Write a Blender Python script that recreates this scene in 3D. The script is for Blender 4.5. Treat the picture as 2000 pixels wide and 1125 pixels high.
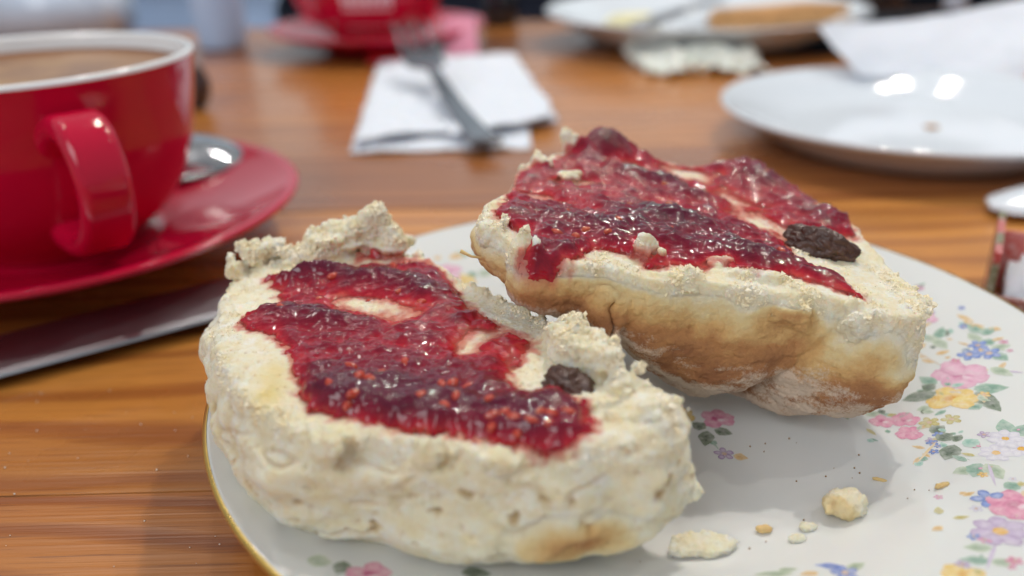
import bpy, bmesh, math, random
import numpy as np
from mathutils import Vector, Matrix
from mathutils.bvhtree import BVHTree

for o in list(bpy.data.objects): bpy.data.objects.remove(o)
SC = bpy.context.scene
COL = SC.collection
rad = math.radians
MM = 0.001

# ------------------------------------------------------------------ camera
cam_d = bpy.data.cameras.new('camera'); cam = bpy.data.objects.new('camera', cam_d); COL.objects.link(cam)
cam_d.sensor_width = 36; cam_d.lens = 29.7
cam_d.clip_start = 0.005; cam_d.clip_end = 50
cam.rotation_mode = 'QUATERNION'
cam.location = (0, 0, 0.1)
cam.rotation_quaternion = (Matrix.Rotation(rad(65), 3, 'X') @ Matrix.Rotation(rad(-1.5), 3, 'Z')).to_quaternion()
cam_d.dof.use_dof = True; cam_d.dof.focus_distance = 0.147; cam_d.dof.aperture_fstop = 8.2
SC.camera = cam

# ------------------------------------------------------------------ room light
W = bpy.data.worlds.new('World'); SC.world = W; W.use_nodes = True
bg = W.node_tree.nodes['Background']
bg.inputs['Color'].default_value = (0.92, 0.96, 1.0, 1); bg.inputs['Strength'].default_value = 0.30
SC.view_settings.view_transform = 'Standard'; SC.view_settings.look = 'None'
SC.view_settings.exposure = 0.14; SC.view_settings.gamma = 1.0

def lamp(kind, name, loc, target, power, color, size):
    d = bpy.data.lights.new(name, kind); o = bpy.data.objects.new(name, d); COL.objects.link(o)
    d.energy = power; d.color = color
    if kind == 'AREA':
        d.shape = 'RECTANGLE'; d.size, d.size_y = size
    else:
        d.shadow_soft_size = size
    o.location = loc
    o.rotation_euler = (Vector(target) - Vector(loc)).to_track_quat('-Z', 'Y').to_euler()
    return o
# window behind the far side of the table, and the cafe's ceiling bulbs
lamp('AREA', 'window_light', (-0.4, 3.3, 1.05), (0, 0.3, 0), 4.2, (0.76, 0.92, 1.0), (3.0, 1.2))
lamp('AREA', 'window_light', (-1.1, -1.5, 1.7), (0, 0.2, 0), 25, (0.97, 0.98, 1.0), (1.6, 1.3))
for (x, y, z, p) in ((0.62, 1.05, 1.75, 40), (0.50, 1.35, 1.8, 16), (0.78, 1.2, 1.8, 12), (-0.35, 1.5, 1.8, 7),
                     (-0.15, 1.15, 1.8, 7), (1.2, 0.45, 1.8, 12), (-1.2, 1.7, 1.9, 9), (-0.8, 1.0, 1.8, 5)):
    lamp('POINT', 'ceiling_bulb', (x, y, z), (0, 0, 0), p*1.02, (1.0, 0.94, 0.86), 0.024)

# ------------------------------------------------------------------ noise helpers
RNG = np.random.default_rng(7); random.seed(7)
_perm = RNG.permutation(256); _perm = np.concatenate([_perm, _perm, _perm])
_grad = RNG.normal(size=(256, 3)); _grad /= np.linalg.norm(_grad, axis=1)[:, None]
def perlin(P):
    P = np.asarray(P, float); i = np.floor(P).astype(int); f = P - i; i &= 255
    w = f * f * f * (f * (f * 6 - 15) + 10)
    def g(dx, dy, dz):
        h = _perm[_perm[_perm[(i[:, 0] + dx) & 255] + ((i[:, 1] + dy) & 255)] + ((i[:, 2] + dz) & 255)]
        return (_grad[h] * (f - np.array([dx, dy, dz]))).sum(1)
    L = lambda a, b, t: a + (b - a) * t
    x0 = L(L(g(0,0,0), g(1,0,0), w[:,0]), L(g(0,1,0), g(1,1,0), w[:,0]), w[:,1])
    x1 = L(L(g(0,0,1), g(1,0,1), w[:,0]), L(g(0,1,1), g(1,1,1), w[:,0]), w[:,1])
    return L(x0, x1, w[:,2]) * 1.6
def fbm(P, octv=3, gain=.5):
    s = np.zeros(len(P)); a = 1.0; P = np.asarray(P, float)
    for k in range(octv):
        s += a * perlin(P + 17.3 * k); a *= gain; P = P * 2.03
    return s
def cell(P):
    """distance to the nearest of scattered points (one per unit cell), and that point's random number"""
    P = np.asarray(P, float); i = np.floor(P).astype(int); f = P - i
    best = np.full(len(P), 9.0); rid = np.zeros(len(P))
    for dx in (-1, 0, 1):
        for dy in (-1, 0, 1):
            for dz in (-1, 0, 1):
                h = _perm[_perm[_perm[(i[:,0]+dx) & 255] + ((i[:,1]+dy) & 255)] + ((i[:,2]+dz) & 255)]
                q = np.array([dx, dy, dz]) + np.abs(_grad[h]) - f
                d = np.sqrt((q * q).sum(1)); m = d < best
                best[m] = d[m]; rid[m] = h[m] / 255.0
    return best, rid
def sstep(a, b, x):
    t = np.clip((np.asarray(x, float) - a) / (b - a), 0, 1); return t * t * (3 - 2 * t)
def closed_curve(pts, n):
    """closed Catmull-Rom through 2D points"""
    p = np.array(pts, float); m = len(p); out = []
    for k in range(n):
        t = k / n * m; i = int(t); t -= i
        a, b, c, d = p[(i-1) % m], p[i % m], p[(i+1) % m], p[(i+2) % m]
        out.append(.5 * ((2*b) + (-a+c)*t + (2*a-5*b+4*c-d)*t*t + (-a+3*b-3*c+d)*t**3))
    return np.array(out)
def poly_sd(poly, X, Y):
    """signed distance to a polygon, positive inside"""
    p = np.array(poly, float); q = np.roll(p, -1, 0); d = np.full(X.shape, 1e9); ins = np.zeros(X.shape, bool)
    for (x0, y0), (x1, y1) in zip(p, q):
        ex, ey = x1-x0, y1-y0; wx, wy = X-x0, Y-y0
        t = np.clip((wx*ex+wy*ey)/(ex*ex+ey*ey+1e-12), 0, 1)
        d = np.minimum(d, np.hypot(wx-ex*t, wy-ey*t))
        c = ((y0 > Y) != (y1 > Y)) & (X < (x1-x0)*(Y-y0)/(y1-y0+1e-12)+x0); ins ^= c
    return np.where(ins, d, -d)

# ------------------------------------------------------------------ object helpers
def tag(o, label, cat, group=None):
    o['label'] = label; o['category'] = cat
    if group: o['group'] = group
    return o
def empty(name, loc, rot=None):
    o = bpy.data.objects.new(name, None); COL.objects.link(o); o.empty_display_size = 0.01
    o.location = loc
    if rot is not None: o.rotation_euler = rot
    return o
def mesh_obj(name, verts, faces, mat, parent=None, loc=None, smooth=True, scale=MM):
    m = bpy.data.meshes.new(name)
    v = np.asarray(verts, float) * scale
    m.from_pydata(v.tolist(), [], [tuple(int(i) for i in f) for f in faces]); m.update()
    if smooth: m.polygons.foreach_set('use_smooth', np.ones(len(m.polygons), bool))
    if mat: m.materials.append(mat)
    o = bpy.data.objects.new(name, m); COL.objects.link(o)
    if parent: o.parent = parent
    if loc is not None: o.location = loc
    return o
def bm_obj(name, bm, mat, parent=None, loc=None, smooth=True, scale=MM):
    bmesh.ops.recalc_face_normals(bm, faces=bm.faces)
    bmesh.ops.scale(bm, vec=(scale,)*3, verts=bm.verts)
    m = bpy.data.meshes.new(name); bm.to_mesh(m); bm.free()
    if smooth: m.polygons.foreach_set('use_smooth', np.ones(len(m.polygons), bool))
    if mat: m.materials.append(mat)
    o = bpy.data.objects.new(name, m); COL.objects.link(o)
    if parent: o.parent = parent
    if loc is not None: o.location = loc
    return o
def attr(o, name, vals):
    a = o.data.attributes.new(name, 'FLOAT', 'POINT'); a.data.foreach_set('value', np.asarray(vals, np.float32))
def attr_col(o, name, vals):
    a = o.data.attributes.new(name, 'FLOAT_COLOR', 'POINT')
    v = np.ones((len(vals), 4), np.float32); v[:, :3] = vals; a.data.foreach_set('color', v.ravel())
def lathe(name, prof, mat, parent=None, loc=None, seg=96, closed=False, fn=None):
    """revolve (r, z) pairs given in mm; points with r = 0 become a pole"""
    V = []; F = []; rings = []
    for r, z in prof:
        if r < 1e-6: rings.append([len(V)]); V.append((0, 0, z))
        else:
            rings.append(list(range(len(V), len(V)+seg)))
            for k in range(seg):
                a = 2*math.pi*k/seg; V.append((r*math.cos(a), r*math.sin(a), z))
    pairs = list(zip(rings[:-1], rings[1:]))
    if closed: pairs.append((rings[-1], rings[0]))
    for A, B in pairs:
        for k in range(seg):
            j = (k+1) % seg
            if len(A) == 1 and len(B) == 1: continue
            if len(A) == 1: F.append((A[0], B[k], B[j]))
            elif len(B) == 1: F.append((A[k], A[j], B[0]))
            else: F.append((A[k], A[j], B[j], B[k]))
    V = np.array(V, float)
    if fn is not None: V = fn(V)
    o = mesh_obj(name, V, F, mat, parent, loc)
    bm = bmesh.new(); bm.from_mesh(o.data); bmesh.ops.recalc_face_normals(bm, faces=bm.faces); bm.to_mesh(o.data); bm.free()
    return o
def smooth_prof(pts, n=6):
    """refine an open profile with a centripetal Catmull-Rom (no overshoot where spacing changes)"""
    p = np.array(pts, float); p = np.vstack([2*p[0]-p[1], p, 2*p[-1]-p[-2]]); out = []
    for i in range(1, len(p)-2):
        P = p[i-1:i+3]; t = [0.0]
        for k in range(3): t.append(t[-1]+max(1e-6, np.linalg.norm(P[k+1]-P[k])**.5))
        for k in range(n):
            u = t[1]+(t[2]-t[1])*k/n
            L = lambda a, b, ta, tb: a*(tb-u)/(tb-ta)+b*(u-ta)/(tb-ta)
            A1, A2, A3 = L(P[0], P[1], t[0], t[1]), L(P[1], P[2], t[1], t[2]), L(P[2], P[3], t[2], t[3])
            B1, B2 = L(A1, A2, t[0], t[2]), L(A2, A3, t[1], t[3]); q = L(B1, B2, t[1], t[2]); out.append((max(0, q[0]), q[1]))
    out.append(tuple(p[-2])); return out
def sweep(name, path, section, mat, parent=None, loc=None, up=(0,0,1), cap=True):
    """path: list of (Vector, width scale, thickness scale); section: closed 2D outline"""
    P = [Vector(p[0]) for p in path]; V = []; F = []; n = len(section)
    for i, p in enumerate(P):
        t = (P[min(i+1, len(P)-1)] - P[max(i-1, 0)]).normalized()
        s = t.cross(Vector(up)).normalized(); u = s.cross(t).normalized()
        for a, b in section: V.append(tuple(p + s*a*path[i][1] + u*b*path[i][2]))
    for i in range(len(P)-1):
        for k in range(n):
            j = (k+1) % n; F.append((i*n+k, i*n+j, (i+1)*n+j, (i+1)*n+k))
    if cap: F.append(tuple(range(n))[::-1]); F.append(tuple((len(P)-1)*n+k for k in range(n)))
    o = mesh_obj(name, V, F, mat, parent, loc)
    bm = bmesh.new(); bm.from_mesh(o.data); bmesh.ops.recalc_face_normals(bm, faces=bm.faces); bm.to_mesh(o.data); bm.free()
    return o
def rounded(w, h, r=.35, n=5):
    """rounded-rectangle section, w by h"""
    out = []; r = min(w, h)*r
    for cx, cy, a0 in ((w/2-r, h/2-r, 0), (-w/2+r, h/2-r, 90), (-w/2+r, -h/2+r, 180), (w/2-r, -h/2+r, 270)):
        for k in range(n):
            a = rad(a0+90*k/(n-1)); out.append((cx+r*math.cos(a), cy+r*math.sin(a)))
    return out
def spline3(pts, n):
    p = np.array(pts, float); p = np.vstack([2*p[0]-p[1], p, 2*p[-1]-p[-2]]); out = []
    for i in range(1, len(p)-2):
        a, b, c, d = p[i-1:i+3]
        for k in range(n):
            t = k/n; out.append(.5*((2*b)+(-a+c)*t+(2*a-5*b+4*c-d)*t*t+(-a+3*b-3*c+d)*t**3))
    out.append(p[-2]); return np.array(out)
def box_bm(bm, x0, x1, y0, y1, z0, z1, bev=0):
    r = bmesh.ops.create_cube(bm, size=1); vs = r['verts']
    for v in vs: v.co = ((x0+x1)/2+v.co.x*(x1-x0), (y0+y1)/2+v.co.y*(y1-y0), (z0+z1)/2+v.co.z*(z1-z0))
    if bev: bmesh.ops.bevel(bm, geom=list({e for v in vs for e in v.link_edges}), offset=bev, segments=2, affect='EDGES')

# ------------------------------------------------------------------ materials
def mat_new(name):
    m = bpy.data.materials.new(name); m.use_nodes = True; nt = m.node_tree
    return m, nt, nt.nodes['Principled BSDF']
class NT:
    def __init__(s, nt): s.nt = nt
    def n(s, t, **kw):
        nd = s.nt.nodes.new(t)
        for k, v in kw.items():
            if k == 'props':
                for a, b in v.items(): setattr(nd, a, b)
            else:
                key = k.replace('_', ' ')
                s.set(nd.inputs[int(k[1:])] if k[0] == 'i' and k[1:].isdigit() else nd.inputs[key], v)
        return nd
    def set(s, sock, v):
        if hasattr(v, 'is_output') or isinstance(v, bpy.types.NodeSocket): s.nt.links.new(v, sock)
        elif isinstance(v, tuple) and len(v) == 3 and sock.type == 'RGBA': sock.default_value = (*v, 1)
        else: sock.default_value = v
    def coord(s, scale=(1,1,1), out='Object', loc=(0,0,0)):
        t = s.n('ShaderNodeTexCoord'); m = s.n('ShaderNodeMapping', Vector=t.outputs[out], Scale=scale, Location=loc); return m.outputs[0]
    def noise(s, vec, scale, detail=4, rough=.55, dist=0):
        return s.n('ShaderNodeTexNoise', Vector=vec, Scale=scale, Detail=detail, Roughness=rough, Distortion=dist).outputs['Fac']
    def ramp(s, fac, stops):
        r = s.n('ShaderNodeValToRGB', Fac=fac); cr = r.color_ramp
        while len(cr.elements) < len(stops): cr.elements.new(.5)
        for e, (p, c) in zip(cr.elements, stops):
            e.position = p; e.color = (*c, 1) if isinstance(c, tuple) else (c, c, c, 1)
        return r.outputs['Color']
    def mix(s, fac, a, b, mode='MIX'):
        m = s.n('ShaderNodeMix', props=dict(data_type='RGBA', blend_type=mode)); s.set(m.inputs[0], fac); s.set(m.inputs[6], a); s.set(m.inputs[7], b); return m.outputs[2]
    def math(s, op, a, b=0.0, clamp=False):
        m = s.n('ShaderNodeMath', props=dict(operation=op, use_clamp=clamp)); s.set(m.inputs[0], a); s.set(m.inputs[1], b); return m.outputs[0]
    def attr(s, name, out='Fac'):
        return s.n('ShaderNodeAttribute', props=dict(attribute_name=name)).outputs[out]
    def bump(s, h, dist, strength=1.0, normal=None):
        b = s.n('ShaderNodeBump', Height=h, Distance=dist, Strength=strength)
        if normal is not None: s.set(b.inputs['Normal'], normal)
        return b.outputs[0]
def simple(name, col, rough=.4, metal=0.0, coat=0.0, sss=0.0, sss_r=(1, .6, .4), sss_s=.001, var=.06, vscale=120, bump=0.0, bscale=900, spec=.5):
    m, nt, p = mat_new(name); N = NT(nt); c = N.coord()
    f = N.noise(c, vscale, 5)
    dark = tuple(max(0, v*(1-var)) for v in col); lite = tuple(min(1, v*(1+var)) for v in col)
    N.set(p.inputs['Base Color'], N.mix(f, dark, lite))
    N.set(p.inputs['Roughness'], N.math('ADD', N.math('MULTIPLY', f, .12), max(rough-.06, .01)))
    p.inputs['Metallic'].default_value = metal; p.inputs['Coat Weight'].default_value = coat; p.inputs['Coat Roughness'].default_value = .06
    p.inputs['Specular IOR Level'].default_value = spec
    if sss:
        p.inputs['Subsurface Weight'].default_value = sss; p.inputs['Subsurface Radius'].default_value = sss_r; p.inputs['Subsurface Scale'].default_value = sss_s
    if bump: N.set(p.inputs['Normal'], N.bump(N.noise(c, bscale, 4), bump))
    return m

def crumb_material(name, sss=True):
    m, nt, p = mat_new(name); N = NT(nt); c = N.coord()
    big = N.noise(c, 130, 4); fine = N.noise(c, 1500, 5, .65); mid = N.noise(c, 420, 4)
    base = N.mix(N.ramp(mid, [(.35, 0.0), (.7, 1.0)]), (.90, .79, .55), (.97, .935, .83))
    base = N.mix(N.math('MULTIPLY', N.ramp(big, [(.45, 0.0), (.68, 1.0)]), .55), base, (.92, .80, .50))
    base = N.mix(N.math('MULTIPLY', N.ramp(fine, [(.36, 1.0), (.48, 0.0)]), .35), base, (.82, .67, .40))
    # pores and creases are tinted a darker yellow-brown
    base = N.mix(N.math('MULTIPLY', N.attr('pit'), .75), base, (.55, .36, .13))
    # baked tint: golden, then brown
    wob = N.math('ADD', N.attr('crust'), N.math('MULTIPLY', N.math('SUBTRACT', N.noise(c, 230, 6, .7), .5), N.math('ADD', .30, N.math('MULTIPLY', N.attr('crust'), .35))))
    gold = N.ramp(wob, [(.22, (.91, .84, .63)), (.42, (.84, .66, .35)), (.58, (.74, .47, .20)), (.74, (.53, .26, .105)), (.95, (.34, .145, .065))])
    base = N.mix(N.ramp(wob, [(.18, 0.0), (.36, 1.0)]), base, gold)
    # flour dust: fine pale specks
    fl = N.math('ADD', N.math('MULTIPLY', N.attr('flour'), 1.0), N.math('SUBTRACT', N.noise(c, 1900, 5, .7), .62))
    base = N.mix(N.math('MULTIPLY', N.ramp(fl, [(.24, 0.0), (.56, 1.0)]), .70), base, (.78, .67, .55))
    # jam juice soaked into the crumb; melted butter
    base = N.mix(N.math('MULTIPLY', N.attr('stain'), N.math('ADD', .55, N.math('MULTIPLY', mid, .5)), True), base, (.60, .075, .060))
    base = N.mix(N.attr('butter'), base, (.86, .68, .27))
    N.set(p.inputs['Base Color'], base)
    N.set(p.inputs['Roughness'], N.math('SUBTRACT', .85, N.math('ADD', N.math('MULTIPLY', N.attr('butter'), .5), N.math('MULTIPLY', N.attr('stain'), .4))))
    p.inputs['Specular IOR Level'].default_value = .35 if sss else .12
    if sss: N.set(p.inputs['Subsurface Weight'], N.math('MULTIPLY', .75, N.math('SUBTRACT', 1.0, N.attr('crust'), True)))
    p.inputs['Subsurface Radius'].default_value = (1, .75, .48); p.inputs['Subsurface Scale'].default_value = .0018
    h = N.math('ADD', N.noise(c, 2600, 5, .75), N.math('MULTIPLY', N.noise(c, 900, 4), .5))
    if sss: N.set(p.inputs['Normal'], N.bump(h, .0005, .8))
    return m
def jam_material():
    m, nt, p = mat_new('raspberry_jam'); N = NT(nt); c = N.coord()
    t = N.math('ADD', N.attr('thick'), N.math('MULTIPLY', N.math('SUBTRACT', N.noise(c, 300, 5), .5), .45))
    col = N.ramp(t, [(.0, (.58, .065, .05)), (.16, (.40, .009, .024)), (.40, (.21, .004, .020)), (.72, (.10, .004, .022))])
    N.set(p.inputs['Base Color'], col)
    p.inputs['Roughness'].default_value = .05; p.inputs['Specular IOR Level'].default_value = .5
    p.inputs['Subsurface Weight'].default_value = .15; p.inputs['Subsurface Radius'].default_value = (1, .12, .10); p.inputs['Subsurface Scale'].default_value = .0018
    patch = N.ramp(N.noise(c, 110, 3), [(.38, .12), (.62, 1.0)])
    h = N.math('ADD', N.noise(N.coord((1, 1.8, 1)), 250, 2, .5, 1.0), N.math('MULTIPLY', N.noise(c, 1000, 2), N.math('MULTIPLY', patch, .09)))
    N.set(p.inputs['Normal'], N.bump(h, .0012, .45))
    N.set(p.inputs['Alpha'], N.ramp(N.attr('thick'), [(.0, .22), (.13, 1.0)]))
    return m
def wood_material():
    m, nt, p = mat_new('varnished_pine'); N = NT(nt)
    rnd = N.n('ShaderNodeObjectInfo').outputs['Random']
    tc = N.n('ShaderNodeTexCoord').outputs['Object']
    off = N.n('ShaderNodeCombineXYZ', X=N.math('MULTIPLY', rnd, 7.0), Y=N.math('MULTIPLY', rnd, 3.0), Z=0.0).outputs[0]
    v = N.n('ShaderNodeVectorMath', i0=tc, i1=off, props=dict(operation='ADD')).outputs[0]
    warp = N.noise(N.n('ShaderNodeMapping', Vector=v, Scale=(2.2, 9, 9)).outputs[0], 1.0, 3)
    st = N.n('ShaderNodeMapping', Vector=v, Scale=(1.2, 46, 46)).outputs[0]
    sep = N.n('ShaderNodeSeparateXYZ', Vector=v)
    ring = N.math('SINE', N.math('ADD', N.math('MULTIPLY', sep.outputs['Y'], 520.0), N.math('MULTIPLY', warp, 34.0)))
    ring = N.math('ADD', N.math('MULTIPLY', ring, .5), .5)
    late = N.ramp(ring, [(.55, 0.0), (.97, 1.0)])
    grain = N.noise(st, 3.0, 5, .6)
    fibre = N.noise(N.n('ShaderNodeMapping', Vector=v, Scale=(14, 900, 900)).outputs[0], 1.0, 3)
    base = N.mix(grain, (.42, .150, .026), (.64, .285, .068))
    base = N.mix(N.math('MULTIPLY', late, .62), base, (.24, .062, .014))
    base = N.mix(N.math('MULTIPLY', N.ramp(fibre, [(.5, 0.0), (.72, 1.0)]), .30), base, (.27, .085, .02))
    tint = N.n('ShaderNodeObjectInfo').outputs['Color']
    base = N.mix(1.0, base, tint, 'MULTIPLY')
    pore = N.noise(N.n('ShaderNodeMapping', Vector=v, Scale=(45, 1500, 1500)).outputs[0], 1.0, 2)
    base = N.mix(N.math('MULTIPLY', N.ramp(pore, [(.58, 0.0), (.68, 1.0)]), .5), base, (.13, .04, .012))
    broad = N.noise(N.n('ShaderNodeMapping', Vector=v, Scale=(3, 16, 16)).outputs[0], 1.0, 4)
    base = N.mix(N.math('MULTIPLY', N.ramp(broad, [(.5, 0.0), (.72, 1.0)]), .5), base, (.17, .055, .018))
    # a few knots
    kn = N.n('ShaderNodeTexVoronoi', Vector=N.n('ShaderNodeMapping', Vector=v, Scale=(5, 12, 12)).outputs[0], Scale=1.0).outputs['Distance']
    base = N.mix(N.math('MULTIPLY', N.ramp(kn, [(.03, 1.0), (.10, 0.0)]), .75), base, (.10, .03, .01))
    N.set(p.inputs['Base Color'], base)
    smear = N.noise(N.coord((9, 14, 9)), 1.0, 4)
    N.set(p.inputs['Roughness'], N.math('ADD', .16, N.math('MULTIPLY', smear, .26)))
    p.inputs['Specular IOR Level'].default_value = .5
    p.inputs['Coat Weight'].default_value = .25; p.inputs['Coat Roughness'].default_value = .10
    N.set(p.inputs['Normal'], N.bump(N.math('ADD', N.math('MULTIPLY', late, -.5), fibre), .00018, .6))
    return m
def coffee_material():
    m, nt, p = mat_new('milky_coffee_foam'); N = NT(nt); c = N.coord((1, 1, 1))
    f = N.noise(c, 28, 4, .55, .8); b = N.noise(c, 900, 4)
    col = N.ramp(f, [(.34, (.20, .075, .02)), (.5, (.34, .16, .05)), (.66, (.56, .36, .15))])
    ln = N.n('ShaderNodeVectorMath', i0=N.n('ShaderNodeTexCoord').outputs['Object'], props=dict(operation='LENGTH')).outputs['Value']
    col = N.mix(N.ramp(N.math('ADD', N.math('MULTIPLY', ln, 20.0), N.math('MULTIPLY', f, .25)), [(.86, 0.0), (.98, 1.0)]), col, (.24, .085, .022))
    N.set(p.inputs['Base Color'], N.mix(N.math('MULTIPLY', b, .25), col, (.30, .14, .05)))
    p.inputs['Roughness'].default_value = .35
    N.set(p.inputs['Normal'], N.bump(b, .0002, .4))
    return m
def vcol_material(name, rough=.12, coat=.6):
    m, nt, p = mat_new(name); N = NT(nt); c = N.coord()
    col = N.attr('paint', 'Color'); f = N.noise(c, 700, 5)
    N.set(p.inputs['Base Color'], N.mix(N.math('ADD', .04, N.math('MULTIPLY', N.ramp(f, [(.4, 0.0), (.75, 1.0)]), .42)), col, (.80, .80, .77)))
    p.inputs['Roughness'].default_value = rough; p.inputs['Coat Weight'].default_value = coat; p.inputs['Coat Roughness'].default_value = .05
    return m
def steel_material(name, col=(.62, .63, .65), rough=.16):
    m, nt, p = mat_new(name); N = NT(nt); c = N.coord((1, 12, 12)); f = N.noise(c, 260, 4); s = N.noise(N.coord(), 60, 4)
    N.set(p.inputs['Base Color'], N.mix(f, tuple(v*.92 for v in col), col)); p.inputs['Metallic'].default_value = 1
    N.set(p.inputs['Roughness'], N.math('ADD', rough-.05, N.math('MULTIPLY', s, .14)))
    N.set(p.inputs['Normal'], N.bump(f, .00003, .5))
    return m
M = dict(
    flake=crumb_material('loose_crumb', False),
    crumb=crumb_material('scone_crumb'), jam=jam_material(), wood=wood_material(), coffee=coffee_material(),
    china=simple('white_bone_china', (.73, .745, .735), .08, coat=.0, var=.02, sss=.15, sss_s=.0012),
    white_china=simple('white_stoneware', (.74, .80, .87), .08, coat=.3, var=.02),
    gold=simple('worn_gilt', (.80, .56, .16), .28, metal=.85, var=.2),
    red=simple('red_glaze', (.52, .003, .036), .08, coat=.0, var=.05),
    cup_white=simple('cup_inner_glaze', (.84, .86, .88), .12, coat=.6, var=.02),
    paint=vcol_material('overglaze_flower_print'), print=vcol_material('carton_print', .45, .1),
    logo=simple('white_cup_print', (.85, .75, .82), .3),
    steel=steel_material('table_steel', (.46, .47, .50)), fork_steel=steel_material('fork_steel', (.24, .25, .28), .2), steel_dark=steel_material('knife_steel', (.42, .43, .46), .30),
    tissue=simple('white_tissue', (.78, .82, .90), .9, var=.03, sss=.2, sss_s=.002, bump=.0003, bscale=500, spec=.2),
    cream_tissue=simple('off_white_tissue', (.85, .87, .80), .9, var=.04, sss=.2, sss_s=.002, bump=.0003, bscale=500, spec=.2),
    raisin=simple('raisin_skin', (.080, .036, .026), .30, var=.7, vscale=400, bump=.0006, bscale=700, spec=.55),
    seed=simple('raspberry_seed', (.48, .050, .022), .2, coat=.5, var=.5, vscale=600, sss=.3, sss_s=.001),
    dark_glass=simple('dark_glass', (.012, .016, .024), .08, coat=.7),
    navy=simple('navy_cloth', (.008, .012, .030), .8, bump=.0006, bscale=800),
    pale=simple('pale_blue_cloth', (.52, .69, 1.0), .85, bump=.0006, bscale=800),
    slate=simple('black_slate', (.010, .013, .020), .85, spec=.15),
    pinkbag=simple('pink_sachet_paper', (.80, .30, .42), .5), redbag=simple('red_sachet_paper', (.65, .02, .03), .4),
    toast=simple('toasted_bread', (.62, .34, .14), .8, var=.3, bump=.0008), egg=simple('pale_cheese', (.82, .76, .45), .5, var=.1),
    tan=simple('crumb_tan', (.70, .50, .22), .8, var=.25, vscale=500, sss=.3, sss_s=.001), dust=simple('flour_dust', (.8, .74, .66), .9),
    speck=simple('burnt_speck', (.34, .22, .12), .7), brick=simple('brick_red_card', (.24, .030, .012), .5),
    shaker=simple('white_shaker', (.66, .78, .96), .2, coat=.4), brown=simple('dark_brown_glaze', (.055, .030, .028), .3),
)
# ------------------------------------------------------------------ table of varnished planks
table = empty('wooden_table', (0, 0, 0)); tag(table, 'varnished orange-brown plank table under everything', 'table')
table['kind'] = 'structure'
PLANK_TINT = [(1,1,1),(1,1,1),(.9,.85,.8),(.80,.70,.58),(.88,.86,.78),(1.32,1.34,1.2),(.72,.62,.62),(1.08,1.02,.92),(1.2,1.15,1.05),(.95,.9,.85),(.5,.42,.4),(.85,.8,.8)]
seams = [-330, -205, -85, 30, 128, 212, 283, 352, 430, 508, 590, 675, 765]
for i in range(len(seams)-1):
    bm = bmesh.new(); y0, y1 = seams[i], seams[i+1]
    box_bm(bm, -900, 900, y0-(y0+y1)/2+.12, y1-(y0+y1)/2-.12, -28, 0, .25)
    o = bm_obj('plank', bm, M['wood'], table, (0, (y0+y1)/2*MM, -.00015*(i % 3)), smooth=False); o.color = (*PLANK_TINT[i], 1)
bm = bmesh.new(); box_bm(bm, -860, 860, -320, 750, -70, -29); bm_obj('table_apron', bm, M['wood'], table, smooth=False)

# ------------------------------------------------------------------ floral side plate
PC = (26, 147)
PROF = [(0, 7.0), (25, 7.0), (40, 7.05), (46, 7.3), (50, 8.1), (54, 9.3), (58, 10.4), (70, 13.4), (80, 16.2), (83, 17.0)]
def plate_z(r): return np.interp(r, [a for a, b in PSM], [b for a, b in PSM])
PSM = smooth_prof(PROF, 8)
plate = empty('side_plate', (PC[0]*MM, PC[1]*MM, 0)); tag(plate, 'white china side plate with painted flowers and gilt edge under the scone halves', 'plate')
under = [(83.6, 16.6), (83.2, 15.6), (80, 14.2), (70, 10.8), (56, 6.6), (50, 4.2), (47.5, 1.0), (46.0, .2), (44.5, .6), (43.5, 3.2), (0, 3.6)]
lathe('china_body', PSM + under, M['china'], plate, seg=192)
gp = [(83.2, 17.0), (83.6, 17.0), (83.95, 16.6), (83.8, 15.9), (83.0, 15.3), (82.0, 14.9)]
lathe('gilt_edge', gp, M['gold'], plate, seg=192)

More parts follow.
